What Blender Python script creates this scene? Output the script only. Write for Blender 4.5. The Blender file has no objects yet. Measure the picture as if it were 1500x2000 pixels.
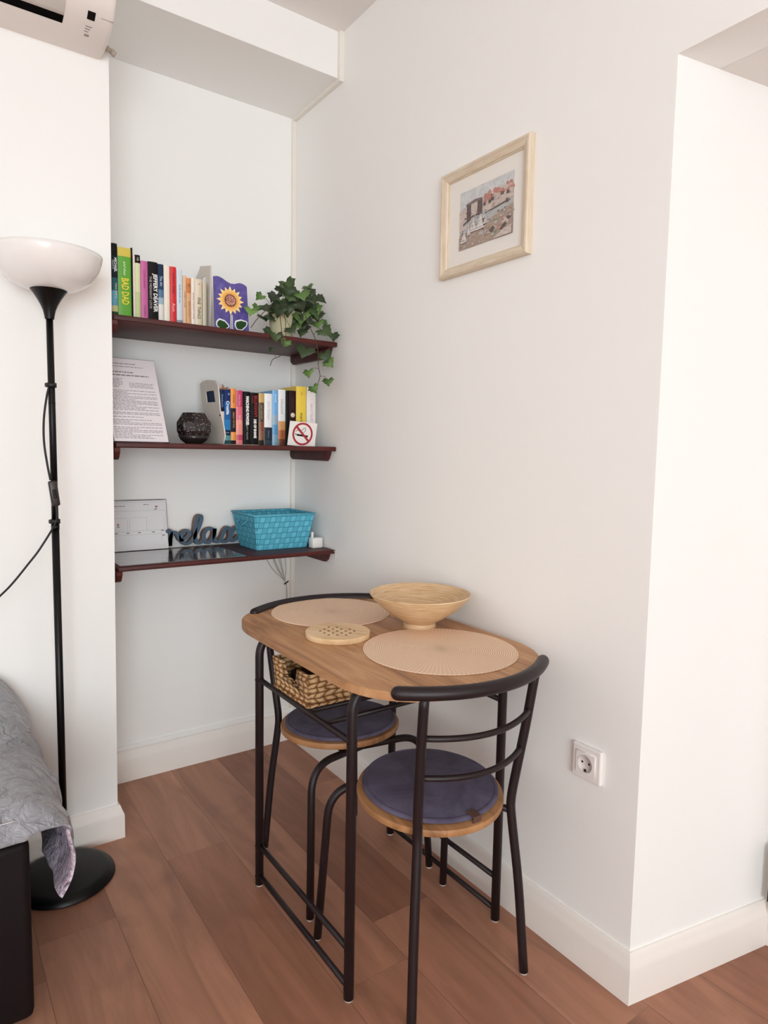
import bpy, bmesh, math, random
from mathutils import Vector, Matrix, noise
SC = bpy.context.scene
COL = SC.collection
PI = math.pi

# ------------------------------------------------------------------ camera
FPX, PITCH, YAW, ROLL = 1290.585, 0.0902055, 0.613814, 0.0171315
cd = bpy.data.cameras.new('camera'); cam = bpy.data.objects.new('camera', cd); COL.objects.link(cam)
cd.sensor_fit = 'VERTICAL'; cd.sensor_height = 32.0; cd.lens = FPX / 2000 * 32.0
cd.clip_start = 0.02
_f = Vector((math.sin(YAW) * math.cos(PITCH), math.cos(YAW) * math.cos(PITCH), -math.sin(PITCH)))
_r = Vector((math.cos(YAW), -math.sin(YAW), 0)); _u = _r.cross(_f)
_r2 = _r * math.cos(ROLL) + _u * math.sin(ROLL); _u2 = -_r * math.sin(ROLL) + _u * math.cos(ROLL)
cm = Matrix((_r2, _u2, -_f)).transposed().to_4x4(); cm.translation = (-1.28624, -2.49012, 1.24)
cam.matrix_world = cm
SC.camera = cam

# ------------------------------------------------------------------ light
EXPOSURE = 0.06
vs = SC.view_settings
vs.view_transform = 'Standard'; vs.look = 'None'; vs.gamma = 1.0; vs.exposure = EXPOSURE
vs.use_curve_mapping = False
SC.cycles.max_bounces = 12; SC.cycles.diffuse_bounces = 8
SC.cycles.caustics_reflective = False; SC.cycles.caustics_refractive = False
SC.cycles.use_denoising = True
W = bpy.data.worlds.new('daylight'); SC.world = W; W.use_nodes = True
W.node_tree.nodes['Background'].inputs[0].default_value = (0.86, 0.93, 1.0, 1)
W.node_tree.nodes['Background'].inputs[1].default_value = 0.3

def area(name, loc, target, sx, sy, watts, col):
    d = bpy.data.lights.new(name, 'AREA'); d.shape = 'RECTANGLE'; d.size = sx; d.size_y = sy
    d.energy = watts; d.color = col
    o = bpy.data.objects.new(name, d); COL.objects.link(o); o.location = loc
    o.rotation_euler = (Vector(target) - Vector(loc)).to_track_quat('-Z', 'Y').to_euler()
    return o
DAY = (0.87, 0.96, 1.0)
area('window_daylight_rear', (-2.8, -6.95, 1.25), (-2.8, 0, 1.25), 2.6, 2.1, 186, DAY)
area('added_side_fill', (-4.35, -4.7, 1.6), (0, -4.7, 1.5), 1.8, 1.6, 14, DAY)  # fill added to brighten the right wall, its side window is made up
_d = bpy.data.lights.new('added_fill_light', 'POINT'); _d.energy = 9; _d.color = (0.88, 0.95, 1.0); _d.shadow_soft_size = .28  # soft fill added behind and above the camera, not an actual fixture
_o = bpy.data.objects.new('added_fill_light', _d); COL.objects.link(_o); _o.location = (-1.7, -3.1, 2.0)

# ------------------------------------------------------------------ helpers
def link(o): COL.objects.link(o); return o
def setp(o, label=None, cat=None, group=None, kind=None):
    if label: o['label'] = label
    if cat: o['category'] = cat
    if group: o['group'] = group
    if kind: o['kind'] = kind
    return o
def empty(name, loc=(0, 0, 0), rz=0, label=None, cat=None, group=None):
    o = bpy.data.objects.new(name, None); o.empty_display_size = 0.05; link(o)
    o.location = loc; o.rotation_euler = (0, 0, rz)
    return setp(o, label, cat, group)
def obj(name, bm, mats, parent=None, smooth=False):
    me = bpy.data.meshes.new(name)
    bmesh.ops.recalc_face_normals(bm, faces=bm.faces)
    bm.to_mesh(me); bm.free()
    for m in (mats if isinstance(mats, (list, tuple)) else [mats]): me.materials.append(m)
    if smooth:
        for p in me.polygons: p.use_smooth = True
    o = bpy.data.objects.new(name, me); link(o)
    if parent is not None: o.parent = parent
    return o
def struct(name, bm, mats, smooth=False):
    return setp(obj(name, bm, mats, None, smooth), kind='structure')
def NB(): return bmesh.new()
def box(bm, x0, x1, y0, y1, z0, z1, bev=0, mi=0, seg=2, M=None):
    vs_ = [bm.verts.new((x, y, z)) for x in (x0, x1) for y in (y0, y1) for z in (z0, z1)]
    F = [(0, 1, 3, 2), (4, 6, 7, 5), (0, 4, 5, 1), (2, 3, 7, 6), (0, 2, 6, 4), (1, 5, 7, 3)]
    fs = [bm.faces.new([vs_[i] for i in f]) for f in F]
    for f in fs: f.material_index = mi
    allv = set(vs_)
    if bev:
        es = list({e for f in fs for e in f.edges})
        r = bmesh.ops.bevel(bm, geom=es, offset=bev, segments=seg, profile=0.5, affect='EDGES', material=-1)
        allv = {v for f in r['faces'] for v in f.verts} | {v for v in vs_ if v.is_valid}
    if M is not None:
        for v in allv:
            if v.is_valid: v.co = M @ v.co
    return list(allv)
def prism(bm, pts, h, M=Matrix(), mi=0, bev=0):
    """2D polygon pts in local XY, from z=0 to h, through matrix M"""
    a = [bm.verts.new(M @ Vector((x, y, 0))) for x, y in pts]
    b = [bm.verts.new(M @ Vector((x, y, h))) for x, y in pts]
    n = len(pts)
    fs = [bm.faces.new(a[::-1]), bm.faces.new(b)]
    for i in range(n): fs.append(bm.faces.new((a[i], a[(i + 1) % n], b[(i + 1) % n], b[i])))
    for f in fs: f.material_index = mi
    if bev:
        es = list({e for f in fs[:2] for e in f.edges})
        bmesh.ops.bevel(bm, geom=es, offset=bev, segments=2, profile=0.5, affect='EDGES', material=-1)
    return fs
def fillet(pts, r, n=8):
    pts = [Vector(p) for p in pts]; out = [pts[0]]
    rr = r if isinstance(r, (list, tuple)) else [r] * (len(pts) - 2)
    for i in range(1, len(pts) - 1):
        p = pts[i]; a = pts[i - 1] - p; b = pts[i + 1] - p
        d = min(rr[i - 1], a.length * .49, b.length * .49)
        s = p + a.normalized() * d; e = p + b.normalized() * d
        for k in range(n + 1):
            t = k / n; out.append(s * (1 - t) ** 2 + p * 2 * t * (1 - t) + e * t * t)
    out.append(pts[-1]); return out
def catmull(pts, n=8):
    P = [Vector(p) for p in pts]; P = [P[0] * 2 - P[1]] + P + [P[-1] * 2 - P[-2]]; out = []
    for i in range(1, len(P) - 2):
        for k in range(n):
            t = k / n
            out.append(.5 * ((2 * P[i]) + (P[i + 1] - P[i - 1]) * t + (2 * P[i - 1] - 5 * P[i] + 4 * P[i + 1] - P[i + 2]) * t * t
                             + (-P[i - 1] + 3 * P[i] - 3 * P[i + 1] + P[i + 2]) * t ** 3))
    out.append(P[-2]); return out
def tube(bm, pts, r, seg=14, mi=0, sect=None, up=None, cap=True, dome=False):
    """sweep a circle (or 2D section) along pts"""
    pts = [Vector(p) for p in pts]
    rs = list(r) if isinstance(r, (list, tuple)) else [r] * len(pts)
    if dome:
        d0 = (pts[1] - pts[0]).normalized(); d1 = (pts[-1] - pts[-2]).normalized(); R = rs[0]
        head = [(pts[0] - d0 * R * math.sin(a) + d0 * R, R * math.cos(a)) for a in (1.45, 1.1, .7, .35, 0)]
        tail = [(pts[-1] + d1 * R * math.sin(a) - d1 * R, R * math.cos(a)) for a in (0, .35, .7, 1.1, 1.45)]
        inner = [(p, q) for p, q in zip(pts, rs)][1:-1]
        inner = [(p, q) for p, q in inner if (p - pts[0]).length > R and (p - pts[-1]).length > R]
        allp = head + inner + tail; pts = [p for p, _ in allp]; rs = [q for _, q in allp]
    sect = sect or [(math.cos(2 * PI * k / seg), math.sin(2 * PI * k / seg)) for k in range(seg)]
    n = len(pts); T = []
    for i in range(n):
        a = pts[max(i - 1, 0)]; b = pts[min(i + 1, n - 1)]; T.append((b - a).normalized())
    nrm = Vector(up) if up is not None else (Vector((0, 0, 1)) if abs(T[0].z) < .9 else Vector((1, 0, 0)))
    rings = []; prev = T[0]
    for i in range(n):
        if up is None and i:
            q = prev.rotation_difference(T[i]); nrm = q @ nrm
        prev = T[i]
        u = (nrm - T[i] * nrm.dot(T[i])).normalized(); w = T[i].cross(u)
        rings.append([bm.verts.new(pts[i] + (u * y + w * x) * rs[i]) for x, y in sect])
    m = len(sect)
    for i in range(n - 1):
        for k in range(m):
            f = bm.faces.new((rings[i][k], rings[i][(k + 1) % m], rings[i + 1][(k + 1) % m], rings[i + 1][k]))
            f.material_index = mi; f.smooth = True
    if cap:
        for rg in (rings[0][::-1], rings[-1]):
            f = bm.faces.new(rg); f.material_index = mi
def lathe(bm, prof, seg=48, c=(0, 0, 0), mi=0, smooth=True, close=False, M=None):
    rings = []
    for r, z in prof:
        if r < 1e-6: rings.append([bm.verts.new((c[0], c[1], c[2] + z))])
        else: rings.append([bm.verts.new((c[0] + r * math.cos(2 * PI * k / seg), c[1] + r * math.sin(2 * PI * k / seg), c[2] + z)) for k in range(seg)])
    pr = list(zip(rings, rings[1:])) + ([(rings[-1], rings[0])] if close else [])
    for a, b in pr:
        for k in range(seg):
            k2 = (k + 1) % seg
            if len(a) == 1 and len(b) == 1: continue
            if len(a) == 1: f = bm.faces.new((a[0], b[k2], b[k]))
            elif len(b) == 1: f = bm.faces.new((a[k], a[k2], b[0]))
            else: f = bm.faces.new((a[k], a[k2], b[k2], b[k]))
            f.material_index = mi; f.smooth = smooth
    if M is not None:
        for rg in rings:
            for v in rg: v.co = M @ v.co
def sharp(o, ang=35):
    me = o.data
    for p in me.polygons: p.use_smooth = True
    bm = bmesh.new(); bm.from_mesh(me)
    for e in bm.edges:
        if len(e.link_faces) == 2 and e.calc_face_angle(0) > math.radians(ang): e.smooth = False
    bm.to_mesh(me); bm.free(); return o
def lettering(name, body, size, M, mat, parent, ext=0.0002, bold=0.0, align='CENTER', space=1.0, shear=0, sx=1.0):
    cu = bpy.data.curves.new(name, 'FONT'); cu.body = body; cu.size = size; cu.extrude = ext; cu.offset = bold
    cu.align_x = align; cu.align_y = 'CENTER'; cu.space_character = space; cu.shear = shear; cu.resolution_u = 2
    t = bpy.data.objects.new(name, cu); link(t)
    bpy.context.view_layer.update()
    dg = bpy.context.evaluated_depsgraph_get()
    me = bpy.data.meshes.new_from_object(t.evaluated_get(dg))
    bpy.data.objects.remove(t); bpy.data.curves.remove(cu)
    me.transform(M @ Matrix.Diagonal((sx, 1, 1, 1))); me.materials.clear(); me.materials.append(mat)
    me.name = name
    o = bpy.data.objects.new(name, me); link(o); o.parent = parent; return o

# ------------------------------------------------------------------ materials
def lin(c):
    return tuple((x / 12.92 if x <= .04045 else ((x + .055) / 1.055) ** 2.4) for x in c)
def hexc(h): h = h.lstrip('#'); return lin(tuple(int(h[i:i + 2], 16) / 255 for i in (0, 2, 4)))
class NT:
    def __init__(s, name):
        s.m = bpy.data.materials.new(name); s.m.use_nodes = True; s.t = s.m.node_tree
        s.b = s.t.nodes['Principled BSDF']; s.o = s.t.nodes['Material Output']
    def n(s, ty, **kw):
        nd = s.t.nodes.new(ty)
        for k, v in kw.items():
            if k.startswith('i_'):
                key = k[2:]; nd.inputs[int(key) if key.isdigit() else key.replace('_', ' ')].default_value = v
            else: setattr(nd, k, v)
        return nd
    def l(s, a, b): s.t.links.new(a, b)
    def math(s, op, a, b=None, c=None):
        nd = s.n('ShaderNodeMath', operation=op)
        for i, v in enumerate((a, b, c)):
            if v is None: continue
            if hasattr(v, 'links'): s.l(v, nd.inputs[i])
            else: nd.inputs[i].default_value = v
        return nd.outputs[0]
    def ramp(s, fac, stops, interp='LINEAR'):
        nd = s.n('ShaderNodeValToRGB'); nd.color_ramp.interpolation = interp
        e = nd.color_ramp.elements
        while len(e) < len(stops): e.new(0.5)
        for el, (p, c) in zip(e, stops): el.position = p; el.color = (*c, 1)
        s.l(fac, nd.inputs[0]); return nd.outputs[0]
    def mix(s, fac, a, b, bt='MIX'):
        nd = s.n('ShaderNodeMix', data_type='RGBA', blend_type=bt)
        for key, v in ((0, fac), (6, a), (7, b)):
            if hasattr(v, 'links'): s.l(v, nd.inputs[key])
            else: nd.inputs[key].default_value = v if key == 0 else (*v, 1)
        return nd.outputs[2]
    def bump(s, h, strength=.3, dist=.01):
        nd = s.n('ShaderNodeBump'); nd.inputs['Strength'].default_value = strength; nd.inputs['Distance'].default_value = dist
        s.l(h, nd.inputs['Height']); s.l(nd.outputs[0], s.b.inputs['Normal'])
    def coord(s, scale=(1, 1, 1), kind='Object', rot=(0, 0, 0)):
        tc = s.n('ShaderNodeTexCoord'); mp = s.n('ShaderNodeMapping'); mp.inputs['Scale'].default_value = scale
        mp.inputs['Rotation'].default_value = rot
        s.l(tc.outputs[kind], mp.inputs[0]); return mp.outputs[0]
    def noise(s, vec, scale=5, detail=4, rough=.5, dist=0, out=0):
        nd = s.n('ShaderNodeTexNoise'); nd.inputs['Scale'].default_value = scale; nd.inputs['Detail'].default_value = detail
        nd.inputs['Roughness'].default_value = rough; nd.inputs['Distortion'].default_value = dist
        s.l(vec, nd.inputs['Vector']); return nd.outputs[out]
    def color(s, c): 
        if hasattr(c, 'links'): s.l(c, s.b.inputs['Base Color'])
        else: s.b.inputs['Base Color'].default_value = (*c, 1)
    def set(s, rough=.5, metal=0, spec=None):
        s.b.inputs['Roughness'].default_value = rough; s.b.inputs['Metallic'].default_value = metal
        if spec is not None: s.b.inputs['Specular IOR Level'].default_value = spec
        return s
def plain(name, hx, rough=.5, metal=0, var=.05, scale=40, bump=0, spec=None):
    """procedural finish: colour with a slight mottling"""
    n = NT(name); c = hexc(hx) if isinstance(hx, str) else hx
    v = n.noise(n.coord(), scale, 3)
    n.color(n.mix(v, tuple(x * (1 - var) for x in c), tuple(min(1, x * (1 + var)) for x in c)))
    n.set(rough, metal, spec)
    if bump: n.bump(v, bump, .002)
    return n.m

def wallpaint(name, hx):
    n = NT(name); c = hexc(hx); co = n.coord()
    a = n.noise(co, 1.3, 3); b = n.noise(co, 60, 4, .6); d = n.noise(co, 7, 4, .6)
    n.color(n.mix(a, tuple(x * .985 for x in c), tuple(min(1, x * 1.015) for x in c))); n.set(.75, 0, .3)
    h = n.math('ADD', n.math('MULTIPLY', b, .25), d)
    n.bump(h, .12, .006); return n.m
M_wall = wallpaint('wall_paint', '#F3F3F1')
M_ceil = wallpaint('ceiling_paint', '#EAE7E4')
M_trim = plain('trim_gloss_white', '#EFEAE4', .35, var=.01)
M_trunk = plain('trunking_plastic', '#EBE6DE', .4, var=.01)

def floor_mat():
    n = NT('laminate_planks')
    uv = n.n('ShaderNodeUVMap'); uv.uv_map = 'plank'
    tone = n.n('ShaderNodeAttribute', attribute_name='tone'); off = n.n('ShaderNodeAttribute', attribute_name='off')
    sx = n.n('ShaderNodeSeparateXYZ'); n.l(uv.outputs[0], sx.inputs[0])
    co = n.coord()
    add = n.n('ShaderNodeVectorMath', operation='ADD'); n.l(co, add.inputs[0]); n.l(off.outputs['Vector'], add.inputs[1])
    mp = n.n('ShaderNodeMapping'); mp.inputs['Scale'].default_value = (9, 1.1, 1); n.l(add.outputs[0], mp.inputs[0])
    g1 = n.noise(mp.outputs[0], 1.6, 6, .6, .9)
    mp2 = n.n('ShaderNodeMapping'); mp2.inputs['Scale'].default_value = (60, 3, 1); n.l(add.outputs[0], mp2.inputs[0])
    g2 = n.noise(mp2.outputs[0], 3, 4, .6, .2)
    cloud = n.noise(add.outputs[0], 4, 3, .5, .5)
    base = n.ramp(tone.outputs['Fac'], [(0, hexc('#8C5C47')), (.5, hexc('#AB7A62')), (1, hexc('#C69479'))])
    c1 = n.mix(n.ramp(g1, [(.35, (0, 0, 0)), (.7, (1, 1, 1))]), n.mix(1, base, (.72, .69, .67), 'MULTIPLY'), n.mix(1, base, (1.18, 1.16, 1.14), 'MULTIPLY'))
    c2 = n.mix(n.math('MULTIPLY', g2, .35), c1, n.mix(1, base, (.78, .74, .72), 'MULTIPLY'))
    kn = n.ramp(cloud, [(.56, (0, 0, 0)), (.74, (1, 1, 1))])
    c3 = n.mix(n.math('MULTIPLY', kn, .35), c2, hexc('#5E3A2C'))
    # seams
    ex = n.math('MINIMUM', sx.outputs[0], n.math('SUBTRACT', .185, sx.outputs[0]))
    seam = n.math('LESS_THAN', n.math('MINIMUM', ex, sx.outputs[1]), .0011)
    n.color(n.mix(n.math('MULTIPLY', seam, .45), c3, hexc('#4A3026'))); n.set(.42, 0, .45)
    n.bump(n.math('SUBTRACT', n.math('MULTIPLY', g2, .3), seam), .15, .002)
    return n.m
M_floor = floor_mat()

def woodgrain(name, dark, mid, light, sc=(18, 1.6, 6), rough=.5, knots=.5, spec=.4, kind='Object'):
    n = NT(name); co = n.coord(sc, kind)
    g = n.noise(co, 2.0, 6, .62, .8); f = n.noise(n.coord(tuple(a * 3 for a in sc), kind), 4, 4, .6, .2)
    k = n.noise(n.coord(tuple(a * .45 for a in sc), kind), 3.3, 3, .5, 1.2)
    c = n.ramp(g, [(.25, hexc(dark)), (.5, hexc(mid)), (.78, hexc(light))])
    c = n.mix(n.math('MULTIPLY', f, .25), c, hexc(dark))
    kk = n.ramp(k, [(.62, (0, 0, 0)), (.72, (1, 1, 1))])
    n.color(n.mix(n.math('MULTIPLY', kk, knots), c, hexc(dark))); n.set(rough, 0, spec)
    n.bump(g, .08, .002); return n.m
M_oak = woodgrain('oak_laminate', '#7A5338', '#BD8D62', '#DDB286', sc=(14, 1.3, 6), knots=.85)
M_oak2 = woodgrain('oak_seat', '#80583A', '#B07F54', '#C4956A')
M_mahog = woodgrain('mahogany_stain', '#2E0C0B', '#4A1512', '#5E1E18', sc=(2, 14, 14), rough=.5, knots=.2, spec=.5)
M_mahtop = woodgrain('mahogany_shelf', '#2C0D0C', '#4C1914', '#642420', sc=(1.5, 12, 12), rough=.48, knots=.2, spec=.4)
M_metal = plain('dark_bronze_metal', '#251B1D', .42, .2, .06, 30, spec=.4)
M_black = plain('lamp_black_metal', '#060506', .38, 0, .1, 30, spec=.28)
M_blackp = plain('black_plastic', '#0D0C0D', .45, 0, .1, 60)
M_cord = plain('black_rubber_cord', '#0C0B0C', .55)
M_white = plain('white_plastic', '#EDE9E6', .35, 0, .01)
M_glide = plain('white_glide', '#D9D4CE', .6)
M_acrylic = NT('clear_acrylic'); M_acrylic.color((.97, .98, .98)); M_acrylic.set(.03); M_acrylic.b.inputs['Transmission Weight'].default_value = 1; M_acrylic.b.inputs['IOR'].default_value = 1.35; M_acrylic = M_acrylic.m

# ------------------------------------------------------------------ room shell
ZC = 2.715           # ceiling
ZB = 2.559           # beam soffit
LX = -4.4; BY = -7.0
JY = -1.668          # where the right wall turns into the door niche
HZ = 2.0515          # niche soffit height
NX, NY = 0.46, -1.752  # inner end of the splayed jamb
NEND = -2.75
# floor: one face per plank, UV in metres inside the plank
bm = NB(); uvl = bm.loops.layers.uv.new('plank')
tl = bm.faces.layers.float.new('tone'); ol = bm.faces.layers.float_vector.new('off')
rnd = random.Random(11)
joint = {-4: -0.577, -2: -1.14, -6: -0.745, -5: -1.30, -3: -1.29, -1: -0.42, 0: -2.1, 1: -1.5, 2: -2.0}
tones = {(-4, 0): .74, (-4, 1): .42, (-2, 0): .18, (-2, 1): .46, (-6, 0): .3, (-6, 1): .62, (-5, 0): .48, (-3, 0): .50, (-3, 1): .6, (-1, 0): .45, (-1, 1): .62, (0, 0): .55, (0, 1): .5, (1, 0): .8, (1, 1): .72, (-7, 0): .35}
for k in range(-25, 5):
    xa = .022 + .185 * k; j0 = joint.get(k, rnd.uniform(-1.2, 0))
    ys = sorted([y for y in [j0 + 1.29 * i for i in range(-7, 3)] if BY < y < .02] + [BY, .02], reverse=True)
    for i in range(len(ys) - 1):
        y1, y0 = ys[i], ys[i + 1]
        f = bm.faces.new([bm.verts.new(c) for c in ((xa, y0, 0), (xa + .185, y0, 0), (xa + .185, y1, 0), (xa, y1, 0))])
        for lp in f.loops: lp[uvl].uv = (lp.vert.co.x - xa, lp.vert.co.y - y0)
        f[tl] = tones.get((k, i), rnd.uniform(.25, .75)); f[ol] = Vector((rnd.uniform(-9, 9), rnd.uniform(-9, 9), 0))
bmesh.ops.remove_doubles(bm, verts=bm.verts, dist=1e-5)
struct('floor', bm, M_floor)
bm = NB(); box(bm, LX - .1, .7, BY - .1, .1, ZC, ZC + .1); struct('ceiling', bm, M_ceil)
bm = NB(); box(bm, -.95, .1, 0, .1, -.02, ZC); struct('wall_back', bm, M_wall)
# right wall with the door niche cut out (polygon in y,z extruded in x)
MX = Matrix(((0, 0, 1, 0), (1, 0, 0, 0), (0, 1, 0, 0), (0, 0, 0, 1)))  # local x->Y, y->Z, z->X
bm = NB(); prism(bm, [(0.1, -.02), (JY, -.02), (JY, HZ), (0.1, HZ)], .12, MX)
prism(bm, [(0.1, HZ), (BY, HZ), (BY, ZC), (0.1, ZC)], .12, MX)
prism(bm, [(NEND, -.02), (BY, -.02), (BY, HZ), (NEND, HZ)], .12, MX)
struct('wall_right', bm, M_wall)
bm = NB(); prism(bm, [(0, JY), (NX, NY), (NX + .1, NY), (NX + .1, 0), (0.12, 0), (.001, JY + .01)], HZ + .02, Matrix.Translation((0, 0, -.02)))
struct('wall_niche_jamb', bm, M_wall)
# soffit rises very slightly; niche lintel
bm = NB(); box(bm, .1195, NX + .1, NEND, JY + .02, HZ, HZ + .12); struct('ceiling_niche', bm, M_ceil)
bm = NB(); box(bm, 0.12, NX + .1, NEND - .1, NEND, -.02, HZ); struct('wall_niche_far', bm, M_wall)
bm = NB(); box(bm, NX, NX + .1, NEND, NY, -.02, HZ); struct('wall_niche_back', bm, M_wall)
# chimney-like left wall: front at y=-.363, its alcove edge leans a little
XA0, XA1 = -.8085, -.7895
bm = NB()
pts = [(XA0 - .0, -.02), (XA1, ZB), (LX - .1, ZB), (LX - .1, -.02)]
MY = Matrix(((1, 0, 0, 0), (0, 0, 1, 0), (0, 1, 0, 0), (0, 0, 0, 1)))  # local x->X, y->Z, z->Y
prism(bm, pts, .463, Matrix.Translation((0, -.363, 0)) @ MY)
prism(bm, [(-.9, ZB), (-.9, ZC), (LX - .1, ZC), (LX - .1, ZB)], .463, Matrix.Translation((0, -.363, 0)) @ MY)
struct('wall_left', bm, M_wall)
bm = NB(); box(bm, -.9, 0, -.357, 0, ZB, ZC); struct('ceiling_beam', bm, M_wall)
# far side walls: rear window, plus an added unseen side window to light wall_right
bm = NB()
for a in ((LX, .1, -.02, .15), (LX, .1, 2.35, ZC), (LX, -4.1, .15, 2.35), (-1.45, .1, .15, 2.35)): box(bm, a[0], a[1], BY - .1, BY, a[2], a[3])
struct('wall_rear', bm, M_wall)
bm = NB()
for a in ((BY, -.3, -.02, .8), (BY, -.3, 2.4, ZC), (BY, -5.6, .8, 2.4), (-3.8, -.3, .8, 2.4)): box(bm, LX - .1, LX, a[0], a[1], a[2], a[3])
struct('wall_side', bm, M_wall)
for nm, fr in (('window_1', ('y', -4.1, -1.45)), ('added_side_window', ('x', -5.6, -3.8))):
    bm = NB()
    ax, a, b = fr
    def wb(u0, u1, z0, z1):
        if ax == 'y': box(bm, u0, u1, BY - .09, BY - .06, z0, z1, .004)
        else: box(bm, LX - .09, LX - .06, u0, u1, z0, z1, .004)
    z0, z1 = (.15, 2.35) if ax == 'y' else (.8, 2.4)
    wb(a, b, z0, z0 + .06); wb(a, b, z1 - .06, z1); wb(a, a + .06, z0 + .06, z1 - .06); wb(b - .06, b, z0 + .06, z1 - .06); wb((a + b) / 2 - .03, (a + b) / 2 + .03, z0 + .06, z1 - .06)
    struct(nm, bm, M_trim)

# baseboards: moulded profile (out, up)
BP = [(0, 0), (.018, 0), (.018, .078), (.0165, .086), (.0135, .094), (.0105, .103), (.0085, .111), (.005, .115), (0, .115)]
def baseboard(name, path, h=1.0):
    """path of floor points (x,y); the board stands to the LEFT of travel direction"""
    bm = NB(); P = [Vector((x, y, 0)) for x, y in path]; n = len(P); rings = []
    for i in range(n):
        d0 = (P[i] - P[i - 1]).normalized() if i else (P[1] - P[0]).normalized()
        d1 = (P[i + 1] - P[i]).normalized() if i < n - 1 else d0
        n0 = Vector((-d0.y, d0.x, 0)); n1 = Vector((-d1.y, d1.x, 0)); m = (n0 + n1).normalized(); m = m / max(.3, m.dot(n0))
        rings.append([bm.verts.new(P[i] + m * o + Vector((0, 0, z * h))) for o, z in BP])
    for i in range(n - 1):
        for k in range(len(BP)):
            k2 = (k + 1) % len(BP)
            bm.faces.new((rings[i][k], rings[i][k2], rings[i + 1][k2], rings[i + 1][k]))
    bm.faces.new(rings[0]); bm.faces.new(rings[-1][::-1])
    return sharp(struct(name, bm, M_trim), 40)
baseboard('baseboard_right', [(NX, NY), (0, JY), (0, -.018)])
baseboard('baseboard_back', [(0, 0), (-.795, 0)])
baseboard('baseboard_left', [(-.8085, -.018), (-.8085, -.363), (LX, -.363)], .93)
bm = NB(); box(bm, -.805, -.0, -.006, .001, .1155, .135, .002); struct('trim_1', bm, M_wall)
# cable trunking in the alcove corner and around the beam
bm = NB(); box(bm, -.016, .001, -.013, .001, .135, ZB, .002); struct('trim_2', bm, M_trunk)
bm = NB(); box(bm, -.016, .001, -.36, -.013, ZB - .013, ZB + .001, .002); struct('trim_3', bm, M_trunk)
bm = NB(); box(bm, -.018, .001, -.372, -.357, ZB - .013, ZC, .002); struct('trim_4', bm, M_trunk)
# white door in the niche
bm = NB(); box(bm, NX - .02, NX + .001, NEND + .02, NY - .012, .0, 2.0, .003); d = struct('door_1', bm, M_trim)
M_dark = plain('dark_gap', '#181214', .6)
bm = NB(); box(bm, NX - .034, NX - .021, NY - .05, NY - .016, .125, .27, .002); obj('door_hinge', bm, M_dark, d)

# ------------------------------------------------------------------ floor lamp
lx, ly = -.986, -.502
lamp = empty('floor_lamp', (lx, ly, 0), 0, 'black uplighter floor lamp with white bowl shade beside the bed', 'lamp')
bm = NB(); lathe(bm, [(0, 0), (.131, 0), (.134, .004), (.132, .011), (.124, .019), (.108, .0235), (.02, .0265), (.014, .035), (0, .035)], 64)
sharp(obj('base', bm, M_black, lamp), 50)
bm = NB(); tube(bm, [(0, 0, .026), (0, 0, 1.02)], .0098, 20); tube(bm, [(0, 0, 1.02), (0, 0, 1.60)], .0088, 20)
tube(bm, [(0, 0, 1.013), (0, 0, 1.028)], .0106, 20); tube(bm, [(0, 0, 1.355), (0, 0, 1.358)], .0092, 20)
obj('pole', bm, M_black, lamp)
bm = NB(); lathe(bm, [(0, 1.578), (.0115, 1.578), (.0125, 1.586), (.0155, 1.60), (.021, 1.614), (.029, 1.629), (.038, 1.643), (.0475, 1.655), (.0515, 1.661), (.048, 1.661), (0, 1.64)], 48)
sharp(obj('cone_holder', bm, M_black, lamp), 50)
n = NT('opal_glass_shade'); n.color(n.mix(n.noise(n.coord(), 9, 2), hexc('#E9E6E4'), hexc('#F2F0EE'))); n.set(.18, 0, .5)
n.b.inputs['Subsurface Weight'].default_value = .25; n.b.inputs['Subsurface Radius'].default_value = (.02, .02, .02)
n.b.inputs['Coat Weight'].default_value = .3
bm = NB()
op = [(0, 1.652), (.045, 1.6525), (.065, 1.657), (.085, 1.666), (.103, 1.680), (.117, 1.698), (.127, 1.718), (.1325, 1.738), (.134, 1.749)]
ip = [(.1315, 1.7495), (.1300, 1.738), (.1245, 1.719), (.1145, 1.700), (.1005, 1.6825), (.083, 1.669), (.06, 1.660), (0, 1.656)]
lathe(bm, op + ip, 64); obj('shade', bm, n.m, lamp, True)
# power cord with clips and inline switch
def rel(p): return (p[0] - lx, p[1] - ly, p[2])
cp = [(-.991, -.505, 1.404), (-1.000, -.512, 1.37), (-1.0085, -.515, 1.311), (-1.0095, -.515, 1.25), (-1.003, -.515, 1.19), (-.997, -.516, 1.150)]
bm = NB(); tube(bm, catmull([rel(p) for p in cp], 6), .0028, 8)
tube(bm, catmull([rel(p) for p in [(-.985, -.516, 1.085), (-.983, -.516, 1.06), (-.986, -.514, 1.036), (-1.003, -.51, 1.002), (-1.03, -.505, .957), (-1.0508, -.50, .928), (-1.09, -.49, .875), (-1.123, -.48, .838), (-1.22, -.45, .74), (-1.3, -.41, .62), (-1.35, -.40, .3)]], 6), .0028, 8)
obj('power_cord', bm, M_cord, lamp)
Ms = Matrix.Translation((-.9895 - lx, -.518 - ly, 1.114)) @ Matrix.Rotation(-.12, 4, 'Y')
bm = NB(); box(bm, -.0105, .0105, -.011, .007, -.034, .034, .004, M=Ms); sw = obj('cord_switch', bm, plain('switch_brown_plastic', '#2B2021', .4), lamp, True)
bm = NB(); box(bm, -.0045, .0045, -.014, -.009, -.013, .011, .002, M=Ms); obj('rocker', bm, M_black, sw)
for z in (1.404, 1.036):
    bm = NB(); lathe(bm, [(.0095, -.006), (.013, -.006), (.013, .006), (.0095, .006)], 20, (0, 0, z), close=True); box(bm, -.016, -.009, -.005, .004, z - .005, z + .005, .001)
    obj('cord_clip', bm, M_blackp, lamp)

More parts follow.
